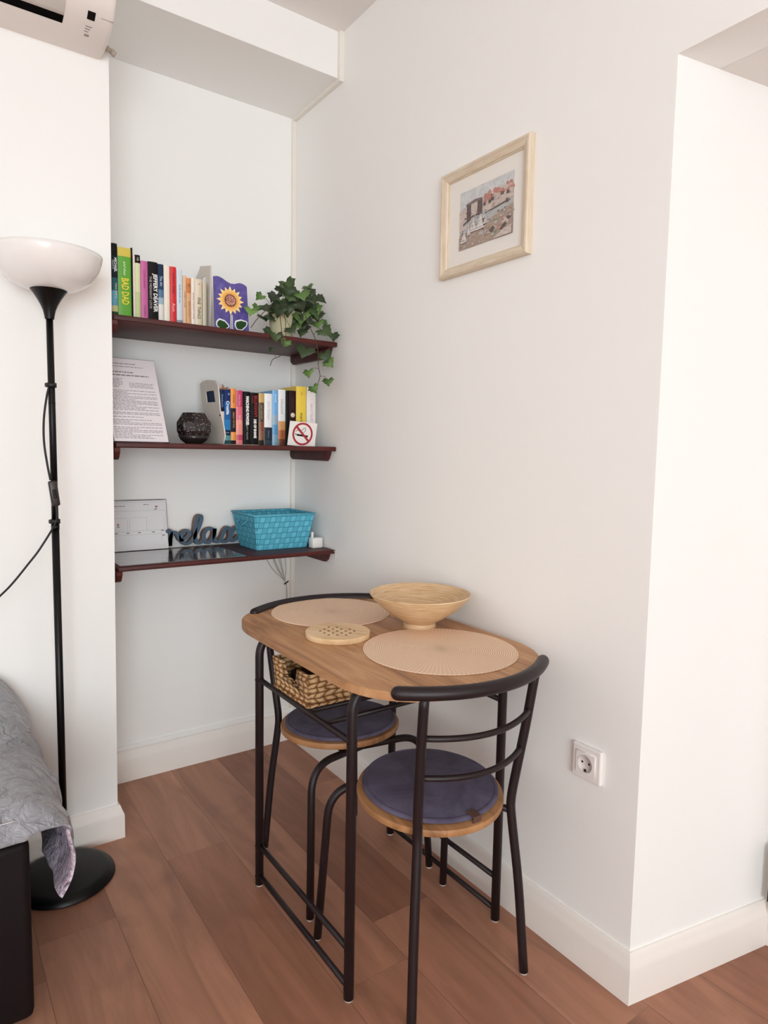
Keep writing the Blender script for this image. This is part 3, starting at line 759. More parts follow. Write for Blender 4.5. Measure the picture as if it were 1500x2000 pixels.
T1 = [
 (-.7724, -.7533, .231, [(0, .16, '#101214'), (.16, .45, '#17212B'), (.45, .62, '#2F5C66'), (.62, .82, '#5FA0B8'), (.82, .9, '#C9C48A'), (.9, 1, '#38492E')],
  [('MICHAEL', .28, .0105, '#E8EEF0', dict(bold=.0003, dx=.003)), ('TWO PARTS', .62, .0085, '#D7E6DC', dict(dx=.003)), ('GRANTS', .28, .0075, '#C8D2D6', dict(dx=-.0045))], 'dark teal and black hardback at the left end of the topmost shelf', True),
 (-.7526, -.7122, .223, [(0, .12, '#D8C24E'), (.12, 1, '#5DA62F')], [('BAD DAD', .60, .030, '#F2D83A', dict(bold=.0006, sx=.62)), ('and then', .28, .012, '#EAF2D8', dict(shear=.4))], 'thick bright green hardback with a yellow band across its top', True),
 (-.7119, -.7072, .227, [(0, 1, '#0E0C0E')], [], 'very thin tall black book right of the bright green one', False),
 (-.7072, -.7004, .205, [(0, 1, '#E9D9CF')], [], 'thin pale pink book squeezed between the thin black and pale green spines', False),
 (-.7004, -.6838, .208, [(0, .12, '#15120F'), (.12, .55, '#D8DDAE'), (.55, 1, '#C3CF93')], [('HB', .06, .009, '#C8C4B8', {})], 'pale green paperback with a black block at the top of its spine', False),
 (-.6834, -.6607, .193, [(0, 1, '#C4619C')], [('LOVE IS BLIND', .30, .0085, '#8A2A6A', {}), ('COLGAN', .8, .0080, '#8A2A6A', {})], 'pink paperback with darker purple lettering', False),
 (-.6604, -.6288, .195, [(0, 1, '#151315')], [('JEFFERY DEAVER', .50, .0175, '#F4F2F0', dict(bold=.0005, dx=.0065, sx=.93)), ('THE MIDNIGHT LOCK', .50, .0105, '#BDB9B6', dict(dx=-.0085, sx=.98))], 'black paperback with large white and smaller grey capitals on its spine', False),
 (-.628, -.6107, .192, [(0, .2, '#1D3150'), (.2, .42, '#27456B'), (.42, .55, '#4B7398'), (.55, .66, '#9DB6C8'), (.66, 1, '#E3E1DA')], [('The Air', .28, .0105, '#D9E4EC', {})], 'paperback whose spine fades from navy at the top to white', False),
 (-.6099, -.5907, .192, [(0, 1, '#EFE6D6')], [], 'plain cream spined paperback left of the red one', False),
 (-.5899, -.5689, .191, [(0, 1, '#D5242B')], [('ALWAYS THERE', .28, .0095, '#5E0E12', {}), ('Rosie', .68, .0120, '#F6C7C2', dict(shear=.3)), ('K', .94, .009, '#F3E5E0', {})], 'bright red paperback with dark and pink lettering', False),
 (-.5684, -.5485, .185, [(0, .88, '#CFDCE6'), (.88, .96, '#7C8D96'), (.96, 1, '#D3DEE5')], [('by the sea for you', .42, .0080, '#5A86B0', {})], 'pale blue white paperback with small blue lettering', False),
 (-.5481, -.5354, .169, [(0, 1, '#E3BE9B')], [('SUMMER AT HOME', .45, .0062, '#8E6244', {})], 'pale peach paperback, left of the deeper orange one', False),
 (-.5351, -.5206, .163, [(0, .13, '#D98B4C'), (.13, .3, '#C77A40'), (.3, 1, '#DDA878')], [('SD', .14, .0095, '#7A3B1A', {}), ('NORTH OF SOUTH', .62, .0060, '#7A4526', {})], 'orange brown paperback with small brown lettering', False),
 (-.5199, -.507, .166, [(0, 1, '#F0EAE0')], [('SECOND CHANCE IN TOWN', .55, .0065, '#B04A3C', {})], 'slim white paperback with small red lettering', False),
 (-.5067, -.4824, .165, [(0, 1, '#E2D5BC')], [('FINE  THINGS', .58, .0160, '#2E2A26', dict(sx=.72)), ('*', .10, .012, '#2E2A26', {})], 'cream paperback with large black serif style title', False),
 (-.4806, -.4664, .158, [(0, 1, '#CFC8B0')], [], 'plain beige spined paperback beside the pale bookend', False),
]
for x0, x1, h, bands, texts, label, hard in T1: book(x0, x1, h, Z1, bands, texts, label, G1, hard=hard)
Z2 = SHZ['mid']; G2 = 'paperbacks on the middle shelf'
T2 = [
 (-.4229, -.4056, .19, [(0, .34, '#1B2A52'), (.34, .40, '#10182E'), (.40, 1, '#E6DAD6')], [('TRANSLATE', .2, .0085, '#7FA6D6', {}), ('guide', .7, .008, '#B8A8B4', {})], 'navy topped paperback with a pale lower spine, first by the grey bookend'),
 (-.4052, -.3827, .191, [(0, .22, '#1A2F66'), (.22, .55, '#1E62A8'), (.55, .74, '#2A82C4'), (.74, .84, '#16294E'), (.84, .93, '#4E9AA0'), (.93, 1, '#24505A')], [('Croatia', .33, .0155, '#F4F4F4', dict(bold=.0004)), ('*', .08, .02, '#9FC3E8', {}), ('J', .79, .012, '#C9DCEE', {})], 'blue travel guide with a white country name and a picture at its foot'),
 (-.3823, -.3631, .196, [(0, .35, '#E8902E'), (.35, .78, '#221C22'), (.78, .93, '#E89A3C'), (.93, 1, '#1A1618')], [('TIMELESS', .18, .0075, '#6E3A10', {}), ('GREAT MYTHS', .56, .0085, '#D9A46A', {})], 'orange and black banded paperback'),
 (-.3627, -.3376, .191, [(0, .3, '#C23A66'), (.3, .55, '#DC6A7C'), (.55, .82, '#EC9488'), (.82, .92, '#C2405E'), (.92, 1, '#DE7A7E')], [('Anita Shine', .18, .0085, '#F3C4CE', {}), ('SECRETS', .54, .0085, '#F6D2C8', {})], 'pink paperback fading to peach lower down'),
 (-.3349, -.3092, .189, [(0, 1, '#0F0D0F')], [('MARCHING POWDER', .36, .0150, '#F2F0EE', dict(bold=.0008, sx=.70, dx=.001)), ('RUSTY YOUNG', .76, .0080, '#B9B4B0', {})], 'black paperback with white capitals near the top of its spine'),
 (-.3088, -.277, .187, [(0, 1, '#120D0F')], [('BILLINGHAM', .26, .0170, '#8E1C22', dict(bold=.0006, sx=.78, dx=.004)), ('MARK', .14, .010, '#8E1C22', dict(dx=-.009)), ('DIE OF SHAME', .69, .0130, '#F0EEEC', dict(bold=.0008, sx=.80, dx=.001))], 'black paperback with dark red capitals above white ones'),
 (-.276, -.2554, .187, [(0, .18, '#C9A45E'), (.18, .55, '#4C3620'), (.55, .72, '#7A4A30'), (.72, .9, '#8A5A3E'), (.9, 1, '#2E2620')], [('LAST CARAVAN', .36, .0070, '#D9B888', {}), ('FOLLY', .70, .0110, '#B03A2C', {})], 'gold topped brown paperback with red lettering near its foot'),
 (-.254, -.2232, .187, [(0, .65, '#EDEFF2'), (.65, .9, '#2B3440'), (.9, 1, '#3A4652')], [('John Grisham', .33, .0140, '#B4BCC4', dict(sx=.85)), ('CIRCLE', .78, .008, '#7F8C98', {})], 'white paperback with a dark photograph at its foot'),
 (-.2224, -.1998, .2, [(0, .45, '#6FB0E2'), (.45, .62, '#8FB6CC'), (.62, .8, '#5C9CCB'), (.8, 1, '#86AEC6')], [('ISLAND', .14, .009, '#EAF4FC', {}), ('SUNDAY', .5, .008, '#D6A0A8', {})], 'sky blue paperback in the middle shelf row'),
 (-.199, -.1695, .205, [(0, .56, '#E8ECEE'), (.56, .72, '#D69A62'), (.72, .88, '#B9683C'), (.88, 1, '#6E3E2A')], [('educated', .30, .0165, '#A4A8AE', dict(sx=.9)), ('SUMMER', .78, .0070, '#7A3A22', {})], 'white paperback with an orange brown picture on its lower spine'),
 (-.1689, -.1552, .203, [(0, 1, '#0E0C0E')], [], 'thin plain black book right of the white and orange one'),
 (-.1548, -.1264, .204, [(0, .62, '#2A0F12'), (.62, 1, '#160A0C')], [('TWILIGHT', .22, .0100, '#5E2A2C', {}), ('U', .60, .009, '#E6DCD4', {})], 'dark maroon book with a pale disc on its spine'),
 (-.1255, -.0835, .222, [(0, 1, '#EFD04C')], [('NN', .12, .009, '#A88A2A', {}), ('mariana', .56, .0170, '#3A331C', {})], 'thick yellow paperback behind the no smoking sign'),
 (-.0813, -.0428, .221, [(0, 1, '#ECE7E4')], [('SALLY TALES', .42, .0130, '#C9A8B8', dict(sx=.9)), ('*', .2, .01, '#C9A8B8', {})], 'white paperback at the right end of the middle shelf row'),
]
for i, (x0, x1, h, bands, texts, label) in enumerate(T2):
    b = book(x0, x1, h - (.0018 if i < 6 else 0), Z2 + (.0017 if i < 6 else 0), bands, texts, label, G2, depth=.128 if i < 10 else .15)
    if 'pale disc' in label:
        bm = NB(); lathe(bm, [(0, 0), (.0088, 0), (.0088, .0006), (0, .0006)], 24, M=Matrix.Translation((0, -.0002, h * .56)) @ Matrix.Rotation(PI / 2, 4, 'X')); obj('spine_disc', bm, cmat('#E9DCC6'), b)

# bookends (flat panels standing across the shelf; profile in y,z)
M_be = plain('bookend_greige', '#E2DBD1', .5); M_be2 = plain('bookend_pale', '#DDD8D2', .5)
pr = [(-.0854, .222), (-.1123, .2285), (-.1593, .230), (-.2343, .2226), (-.263, .205), (-.2721, .173), (-.2808, .12), (-.3129, .066), (-.3263, .032), (-.3121, .002), (-.1234, .002), (-.1301, .071)]
hole = [(-.143, .191), (-.2239, .188), (-.238, .148), (-.1578, .1505)]
be = curve_plate('bookend', [pr, hole], .004, .0008, M_be, Matrix(((0, 0, 1, -.4275), (1, 0, 0, 0), (0, 1, 0, Z2), (0, 0, 0, 1))))
setp(be, 'greige bookend with a square cut out at the left of the middle books', 'bookend')
bm = NB(); box(bm, -.004, .13, -.30, -.15, Z2, Z2 + .0015); fo = obj('foot_plate', bm, M_be, be); fo.location = (-.4235, 0, 0.0)
setp(fo, label='thin flat base sheet')
for k, (y, z) in enumerate(((-.285, .10),)):
    bm = NB(); lathe(bm, [(0, 0), (.004, 0), (.003, .0015), (0, .002)], 12, M=Matrix.Translation((-.4298, y, Z2 + z)) @ Matrix.Rotation(-PI / 2, 4, 'Y')); obj('rivet', bm, M_dark, be)
pr = [(-.2786, .2126), (-.1805, .2318), (-.1331, .2014), (-.1394, .001), (-.2656, .001)]
hole = [(-.2297, .187), (-.1948, .191), (-.1844, .175), (-.1809, .022), (-.2213, .017)]
be = curve_plate('bookend', [pr, hole], .004, .0008, M_be2, Matrix(((0, 0, 1, -.456), (1, 0, 0, 0), (0, 1, 0, Z1), (0, 0, 0, 1))))
setp(be, 'pale slanted bookend right of the topmost shelf books', 'bookend')

# ------------------------------------------------------------------ sunflower tile
til = empty('sunflower_tile', (-.392, -.30, Z1), 0, 'purple ceramic tile painted with a sunflower, wavy top edge', 'tile')
top = catmull([(-.0606, .1768), (-.045, .179), (-.0285, .1737), (-.014, .1659), (.0042, .1603), (.019, .1643), (.032, .168), (.0469, .1652), (.0582, .1584)], 5)
tp = [(v.x, v.y) if hasattr(v, 'x') else v for v in [Vector((a[0], a[1], 0)) for a in top]]
MYf = Matrix(((1, 0, 0, 0), (0, 0, 1, 0), (0, 1, 0, 0), (0, 0, 0, 1)))
n = NT('violet_glaze'); z_ = n.noise(n.coord((1, 1, .6)), 22, 4, .6, 1.5)
n.color(n.ramp(z_, [(.3, hexc('#3E3678')), (.55, hexc('#5A4F9C')), (.8, hexc('#7D74B6'))])); n.set(.25, 0, .6)
bm = NB(); prism(bm, [(-.0606, .0), (.0617, .0)] + tp[::-1], .008, Matrix.Translation((0, -.004, 0)) @ MYf, bev=.0015); obj('slab', bm, n.m, til)
n = NT('sunflower_glaze'); tc = n.n('ShaderNodeTexCoord'); s_ = n.n('ShaderNodeSeparateXYZ'); n.l(tc.outputs['Object'], s_.inputs[0])
rr = n.math('SQRT', n.math('ADD', n.math('POWER', s_.outputs[0], 2.0), n.math('POWER', s_.outputs[2], 2.0)))
n.color(n.ramp(n.math('DIVIDE', rr, .05), [(.35, hexc('#D98A4E')), (.55, hexc('#F0B45C')), (.75, hexc('#F7D88E')), (1.0, hexc('#F8ECCB'))])); n.set(.25)
fl = []
for k in range(32):
    r = (.049 if k % 4 == 0 else .046) if k % 2 == 0 else .034
    fl.append((r * math.cos(2 * PI * k / 32), r * math.sin(2 * PI * k / 32)))
bm = NB(); prism(bm, fl, .0012, Matrix.Translation((0, -.0012, 0)) @ MYf); o = obj('painted_petals', bm, n.m, til); o.location = (-.0045, -.0042, .103)
bm = NB(); prism(bm, circ(0, 0, .0205, 32), .0010, Matrix.Translation((0, -.001, 0)) @ MYf); o2 = obj('painted_centre_ring', bm, cmat('#5A2A22'), til); o2.location = (-.0045, -.0054, .103)
bm = NB(); prism(bm, circ(0, 0, .0172, 32), .0010, Matrix.Translation((0, -.001, 0)) @ MYf)
n = NT('seed_dots'); v = n.n('ShaderNodeTexVoronoi'); v.inputs['Scale'].default_value = 220; n.l(n.coord(), v.inputs[0]); n.color(n.ramp(v.outputs[0], [(.3, hexc('#6E3430')), (.6, hexc('#D09A86'))])); n.set(.3)
o2 = obj('painted_centre', bm, n.m, til); o2.location = (-.0045, -.0064, .103)
M_lw = cmat('#E6E6EA'); M_lg = cmat('#22451F')
def leafpoly(cx, cz, w, h, rot):
    P = []
    for k in range(14):
        a = 2 * PI * k / 14; x = w * math.cos(a); z = h * math.sin(a) * (1 - .35 * math.cos(a)); z += .0015 * (k % 2)
        P.append((cx + x * math.cos(rot) - z * math.sin(rot), cz + x * math.sin(rot) + z * math.cos(rot)))
    return P
bm = NB()
for (cx, cz, w, h, r) in ((-.034, .0185, .024, .0165, -.2), (.033, .026, .025, .018, .4)): prism(bm, leafpoly(cx, cz, w, h, r), .0008, Matrix.Translation((0, -.0048, 0)) @ MYf)
prism(bm, [(-.0075, 0), (.001, 0), (.002, .055), (-.005, .055)], .0008, Matrix.Translation((0, -.0048, 0)) @ MYf)
obj('painted_leaf_outline', bm, M_lw, til)
bm = NB()
for (cx, cz, w, h, r) in ((-.034, .0175, .020, .0125, -.2), (.033, .025, .021, .0135, .4)): prism(bm, leafpoly(cx, cz, w, h, r), .0008, Matrix.Translation((0, -.0056, 0)) @ MYf)
prism(bm, [(-.0048, 0), (-.0022, 0), (-.0012, .055), (-.0025, .055)], .0008, Matrix.Translation((0, -.0056, 0)) @ MYf)
obj('painted_leaves', bm, M_lg, til)
til.rotation_euler = (math.radians(-4), 0, 0)

# ------------------------------------------------------------------ ivy
ivy = empty('potted_ivy', (-.19, -.27, Z1), 0, 'trailing ivy in a cream pot at the right end of the topmost shelf', 'plant')
bm = NB(); lathe(bm, [(0, 0), (.036, 0), (.040, .006), (.046, .085), (.050, .088), (.050, .100), (.046, .101), (.043, .09), (.034, .01), (0, .01)], 40)
sharp(obj('pot', bm, plain('cream_ceramic', '#C9C6A4', .35), ivy), 50)
bm = NB(); lathe(bm, [(0, .089), (.043, .089)], 24); obj('soil', bm, plain('dark_soil', '#2A1D14', .95), ivy)
IV = [(-0.196, -0.321, 1.83, 0.0263), (-0.092, -0.285, 1.84, 0.0175), (-0.287, -0.306, 1.775, 0.0168), (-0.218, -0.278, 1.792, 0.0248), (-0.197, -0.275, 1.769, 0.0249), (-0.182, -0.342, 1.784, 0.0281), (-0.153, -0.348, 1.796, 0.0263), (-0.066, -0.249, 1.795, 0.0277), (-0.064, -0.319, 1.796, 0.0212), (-0.332, -0.322, 1.719, 0.0184), (-0.266, -0.231, 1.754, 0.0154), (-0.254, -0.294, 1.736, 0.0226), (-0.251, -0.25, 1.717, 0.021), (-0.236, -0.293, 1.707, 0.0227), (-0.14, -0.273, 1.751, 0.0271), (-0.14, -0.332, 1.724, 0.0265), (-0.062, -0.274, 1.765, 0.0275), (-0.03, -0.246, 1.754, 0.0239), (-0.143, -0.287, 1.71, 0.0269), (-0.098, -0.261, 1.692, 0.0235), (-0.232, -0.269, 1.669, 0.0229), (-0.255, -0.362, 1.637, 0.0185), (-0.229, -0.385, 1.615, 0.0165), (-0.028, -0.279, 1.723, 0.0199), (-0.065, -0.314, 1.709, 0.0193), (-0.087, -0.394, 1.668, 0.0262), (-0.038, -0.378, 1.662, 0.019), (-0.153, -0.386, 1.595, 0.0296), (-0.078, -0.385, 1.586, 0.0226), (-0.061, -0.385, 1.562, 0.0189), (-0.14, -0.385, 1.52, 0.0167), (-0.058, -0.381, 1.496, 0.0171), (-0.122, -0.387, 1.466, 0.0168), (-0.282, -0.385, 1.585, 0.0109), (-0.183, -0.297, 1.77, 0.0266), (-0.122, -0.238, 1.785, 0.0255), (-0.065, -0.244, 1.755, 0.0238), (-0.158, -0.338, 1.767, 0.0264), (-0.185, -0.334, 1.673, 0.0206), (-0.143, -0.344, 1.664, 0.0171), (-0.152, -0.234, 1.819, 0.0235), (-0.214, -0.298, 1.805, 0.017), (-0.097, -0.275, 1.768, 0.0234), (-0.084, -0.314, 1.778, 0.0193), (-0.194, -0.289, 1.752, 0.0171)]
rl = random.Random(5)
for _k in range(20): IV.append((-.155 + rl.uniform(-.075, .085), -.315 + rl.uniform(-.04, .05), 1.752 + rl.uniform(-.045, .055), rl.uniform(.019, .025)))
half = [(0, -.12), (.30, -.42), (.74, -.50), (.72, -.18), (1.02, .06), (.76, .26), (.58, .58), (.32, .74), (0, 1.20)]
shape = half + [(-x, y) for x, y in half[-2:0:-1]]
n = NT('ivy_leaf'); at = n.n('ShaderNodeAttribute', attribute_name='tone'); nz = n.noise(n.coord(), 60, 3)
c = n.ramp(at.outputs['Fac'], [(0, hexc('#26331F')), (.5, hexc('#3B4D2C')), (.8, hexc('#55753A')), (1, hexc('#7CA653'))])
n.color(n.mix(n.math('MULTIPLY', nz, .5), c, hexc('#33452A'))); n.set(.45, 0, .4)
bm = NB(); tl2 = bm.faces.layers.float.new('tone'); stems = []
o0 = Vector(ivy.location)
for i, (x, y, z, s) in enumerate(IV):
    p = Vector((x, y, z)) - o0; s *= 1.6
    out_ = Vector((p.x, p.y, 0)); out_ = out_.normalized() if out_.length > .01 else Vector((0, -1, 0))
    hang = z < 1.66
    face = (Vector((-.45, -.8, .35 if not hang else .25)) + Vector((rl.uniform(-.5, .5), rl.uniform(-.4, .4), rl.uniform(-.2, .6)))).normalized()
    down = Vector((rl.uniform(-.7, .7) + out_.x * .6, rl.uniform(-.4, .2), -1 if (hang or rl.random() < .7) else .2)); down = (down - face * down.dot(face)).normalized()
    side = down.cross(face)
    R = Matrix((side, down, face)).transposed()
    tone = (rl.uniform(.75, 1) if (i in (2, 9, 10, 22, 23, 24, 29, 30, 31, 32) or rl.random() < .15) else rl.uniform(.05, .62))
    cverts = bm.verts.new(p + R @ Vector((0, 0, .0)))
    vv = []
    for (a, b_) in shape:
        zc = .16 * abs(a) - .12 * (b_ * b_) * .5
        vv.append(bm.verts.new(p + R @ (Vector((a * .85, b_ * .8, zc)) * s)))
    vb = [bm.verts.new(v_.co - R @ Vector((0, 0, .0006))) for v_ in vv]; cb = bm.verts.new(cverts.co - R @ Vector((0, 0, .0006)))
    m = len(vv)
    for k in range(m):
        f = bm.faces.new((cverts, vv[k], vv[(k + 1) % m])); f[tl2] = tone; f.smooth = True
        f = bm.faces.new((cb, vb[(k + 1) % m], vb[k])); f[tl2] = max(0, tone - .15); f.smooth = True
        f = bm.faces.new((vv[k], vb[k], vb[(k + 1) % m], vv[(k + 1) % m])); f[tl2] = tone
    stems.append((p + R @ Vector((0, -.12 * s, 0)), hang))
obj('foliage', bm, n.m, ivy)
bm = NB()
VN = [[(-.20, -.28, 1.735), (-.23, -.34, 1.745), (-.23, -.375, 1.70), (-.226, -.378, 1.63)],
      [(-.18, -.29, 1.735), (-.16, -.36, 1.745), (-.137, -.388, 1.673), (-.114, -.388, 1.631), (-.105, -.388, 1.587), (-.103, -.388, 1.543), (-.096, -.388, 1.507), (-.11, -.388, 1.47)],
      [(-.20, -.28, 1.735), (-.25, -.32, 1.745), (-.312, -.34, 1.693), (-.34, -.34, 1.656)],
      [(-.21, -.30, 1.735), (-.244, -.37, 1.69), (-.240, -.385, 1.593), (-.248, -.38, 1.567), (-.277, -.38, 1.551), (-.287, -.38, 1.529)],
      [(-.19, -.27, 1.73), (-.19, -.28, 1.78), (-.195, -.30, 1.82)], [(-.17, -.27, 1.73), (-.12, -.27, 1.78), (-.09, -.28, 1.835)],
      [(-.18, -.27, 1.735), (-.10, -.28, 1.76), (-.06, -.30, 1.70), (-.05, -.36, 1.665)]]
allp = []
for v_ in VN:
    cc = catmull([Vector(q_) - o0 for q_ in v_], 8); allp += cc; tube(bm, cc, .0012, 6)
for p, hg in stems:
    qn = min(allp, key=lambda a_: (a_ - p).length)
    if (qn - p).length > .004: tube(bm, catmull([qn, (qn + p) / 2 + Vector((0, 0, .006)), p], 4), .0008, 5)
obj('vines', bm, plain('brown_vine', '#4A3A26', .7), ivy)
bm = NB(); tube(bm, [(-.165 + .19, 0, .08), (-.165 + .19, 0, .2)], .0012, 6)
rg = [(.025 + .0095 * math.cos(2 * PI * k / 24), .0095 * math.sin(2 * PI * k / 24), .2045) for k in range(25)]
tube(bm, rg, .0018, 8, cap=False)
setp(obj('ring_topped_stake', bm, plain('brass_ring', '#A89A84', .35, .7)), 'thin metal stake with a small ring above the ivy', 'plant stake').location = (-.185, -.262, Z1)

# ------------------------------------------------------------------ middle shelf: letter stand, candle holder, sign
def text_lines(bm, x0, x1, zt, zb, rnd_, lh, yv, slope=0, gap=.35):
    z = zt
    while z > zb:
        e = x1 if rnd_.random() > .4 else x0 + (x1 - x0) * rnd_.uniform(.35, .95)
        x = x0
        while x < e:
            wl = rnd_.uniform(.004, .016); xe = min(x + wl, e)
            bm.faces.new([bm.verts.new(p_) for p_ in ((x, yv, z), (xe, yv, z), (xe, yv, z + lh * .38), (x, yv, z + lh * .38))])
            x = xe + .0022
        z -= lh if rnd_.random() > gap * .5 else lh * 1.9
M_paper = plain('white_paper', '#E7E0E4', .6, 0, .01); M_ink = plain('grey_ink', '#8E848C', .7); M_ink2 = plain('faint_ink', '#B5AEB4', .7)
st = empty('letter_stand', (-.703, -.325, Z2), 0, 'tall clear stand holding a printed sheet of small text, left on the middle shelf', 'sign holder')
st.rotation_euler = (math.radians(-29.5), 0, 0)
bm = NB(); box(bm, -.083, .084, -.0002, .0014, .004, .318); 
pg = obj('sheet', bm, M_paper, st)
bm = NB(); rr_ = random.Random(2)
text_lines(bm, -.078, .02, .296, .290, rr_, .008, -.0006); text_lines(bm, -.078, .045, .285, .280, rr_, .006, -.0006)
text_lines(bm, -.078, .075, .262, .245, rr_, .012, -.0006, gap=0); text_lines(bm, -.078, -.03, .236, .200, rr_, .0052, -.0006, gap=0); text_lines(bm, -.01, .07, .222, .206, rr_, .0052, -.0006, gap=0)
text_lines(bm, -.078, .072, .192, .012, rr_, .0056, -.0006); obj('printed_text', bm, M_ink, pg)
bm = NB(); box(bm, -.085, .086, .0024, .0044, 0, .322, .0005); box(bm, -.085, .086, -.004, .0044, 0, .0018, .0004)
obj('clear_panel', bm, M_acrylic, st)
bm = NB(); ca, sa = math.cos(math.radians(29.5)), math.sin(math.radians(29.5))
Mi = Matrix.Rotation(math.radians(29.5), 4, 'X')
box(bm, -.085, .086, .004, .085, .0005, .0025, M=Mi); obj('clear_foot', bm, M_acrylic, st)
# mosaic candle holder
ca_ = empty('candle_holder', (-.518, -.272, Z2), 0, 'black mosaic faceted candle holder on the middle shelf', 'candle holder')
n = NT('black_mosaic'); v = n.n('ShaderNodeTexVoronoi'); v.inputs['Scale'].default_value = 190; n.l(n.coord(), v.inputs[0])
v2 = n.n('ShaderNodeTexWhiteNoise'); n.l(v.outputs['Color'], v2.inputs[0])
dots = n.math('MULTIPLY', n.math('LESS_THAN', v.outputs['Distance'], .32), n.math('GREATER_THAN', v2.outputs[0], .55))
n.color(n.mix(dots, hexc('#1C1414'), hexc('#8E807C'))); n.set(.25, 0, .6); n.bump(v.outputs['Distance'], .5, .002)
bm = NB(); lathe(bm, [(.044, .024), (.052, .030), (.058, .043), (.058, .071), (.037, .104), (.034, .104), (.054, .071), (.054, .045), (.042, .030)], 10, close=True, smooth=False)
obj('mosaic_globe', bm, n.m, ca_)
g = NT('smoky_glass'); g.color(hexc('#4A4240')); g.set(.06); g.b.inputs['Transmission Weight'].default_value = .7
bm = NB(); lathe(bm, [(0, 0), (.026, 0), (.030, .003), (.044, .014), (.053, .029), (.048, .029), (.036, .020), (.02, .012), (0, .010)], 40); obj('glass_base', bm, g.m, ca_, True)
# no smoking sign
ns = empty('no_smoking_sign', (-.130, -.318, Z2), 0, 'small white no smoking sign with red ring on the middle shelf', 'sign')
ns.rotation_euler = (math.radians(6), math.radians(3), 0)
bm = NB(); prism(bm, [(-.060, .0), (.052, .0), (.054, .088), (-.058, .088)], .002, Matrix.Translation((0, -.001, 0)) @ MYf); obj('card', bm, plain('sign_white', '#ECE8E6', .4, 0, .01), ns)
M_red = cmat('#A8232E')
o = curve_plate('red_ring', [circ(0, 0, .0415, 48), circ(0, 0, .0345, 48)], .001, .0001, M_red, Matrix(((1, 0, 0, -.003), (0, 0, -1, -.0016), (0, 1, 0, .0445), (0, 0, 0, 1))), ns)
def onface(y): return Matrix(((1, 0, 0, -.003), (0, 0, 1, y), (0, 1, 0, .0445), (0, 0, 0, 1)))
bm = NB(); prism(bm, [(-.030, .0225), (-.0245, .028), (.030, -.0225), (.0245, -.028)], .0006, onface(-.0026)); obj('red_slash', bm, M_red, ns)
bm = NB(); prism(bm, [(-.024, -.0075), (.022, -.0105), (.0225, -.0040), (-.0235, -.0010)], .0006, onface(-.0018)); prism(bm, [(-.030, -.004), (-.026, -.0045), (-.0258, .0), (-.030, .0)], .0006, onface(-.0018))
obj('cigarette', bm, cmat('#141214'), ns)
bm = NB(); sm1 = catmull([(-.029, -.0018, .006), (-.025, -.0018, .012), (-.015, -.0018, .011), (-.002, -.0018, .015), (.003, -.0018, .022), (.010, -.0018, .021), (.009, -.0018, .010), (.001, -.0018, .006)], 5)
tube(bm, [(a[0] - .003, a[1], a[2] + .0445) for a in sm1], .0007, 5); obj('smoke', bm, cmat('#2A2628'), ns)
bm = NB(); box(bm, .050, .075, .001, .035, .0005, .07); bm.free()
bm = NB(); box(bm, -.058, .052, .0, .035, .0002, .0018); box(bm, -.058, .052, .0012, .0026, .0, .086); obj('clear_stand', bm, M_acrylic, ns)
# little starfish shell peeking over the books
bm = NB()
for k in range(5):
    a_ = PI / 2 + 2 * PI * k / 5 + .2
    tube(bm, [(0, 0, 0), (.010 * math.cos(a_), .0, .010 * math.sin(a_)), (.021 * math.cos(a_), 0, .021 * math.sin(a_))], [.006, .0045, .0016], 8)
setp(obj('starfish', bm, plain('coral_shell', '#C98A6C', .7, 0, .15, 120, .3)), 'small coral pink starfish standing behind the travel guide', 'ornament').location = (-.350, -.115, Z2 + .203)
bm = NB(); tube(bm, [(-.350, -.115, Z2), (-.350, -.115, Z2 + .19)], .004, 8); tube(bm, [(-.350, -.115, Z2), (-.350, -.115, Z2 + .004)], .02, 16)
oo = [o for o in COL.objects if o.name.startswith('starfish')][0]
st2 = obj('stand', bm, M_be, oo); st2.location = (.350, .115, -(Z2 + .203))

# ------------------------------------------------------------------ lowest shelf
Z3 = SHZ['low']
n = NT('glossy_clear_folder'); nz = n.noise(n.coord(), 9, 3, .5, 1.0); n.color(n.mix(nz, hexc('#3A3638'), hexc('#7A7674'))); n.set(.16, 0, .7); n.b.inputs['Coat Weight'].default_value = 1; n.b.inputs['Coat Roughness'].default_value = .05
n.bump(nz, .35, .012)
bm = NB(); box(bm, -.21, .215, -.14, .14, 0, .0025, .0008)
fo = obj('plastic_folder', bm, n.m); fo.location = (-.570, -.195, Z3 + .0002); fo.rotation_euler = (0, 0, 0)
setp(fo, 'thin dark glossy plastic folder lying flat on the lowest shelf', 'folder')
pl_ = empty('plan_stand', (-.66, -.046, Z3 + .0028), 0, 'clear stand holding a printed floor plan, left on the lowest shelf', 'sign holder')
pl_.rotation_euler = (math.radians(-10), 0, 0)
bm = NB(); box(bm, -.125, .1215, -.0002, .0012, .002, .182); pg = obj('sheet', bm, plain('plan_paper', '#E2E0E2', .5, 0, .01), pl_)
bm = NB(); M_line = plain('thin_grey_line', '#A9A5A8', .7)
def ln(x0, z0, x1, z1, w=.0007):
    d = Vector((x1 - x0, 0, z1 - z0)).normalized(); nn = Vector((-d.z, 0, d.x)) * w / 2
    a, b = Vector((x0, -.0006, z0)), Vector((x1, -.0006, z1))
    bm.faces.new([bm.verts.new(p) for p in (a - nn, b - nn, b + nn, a + nn)])
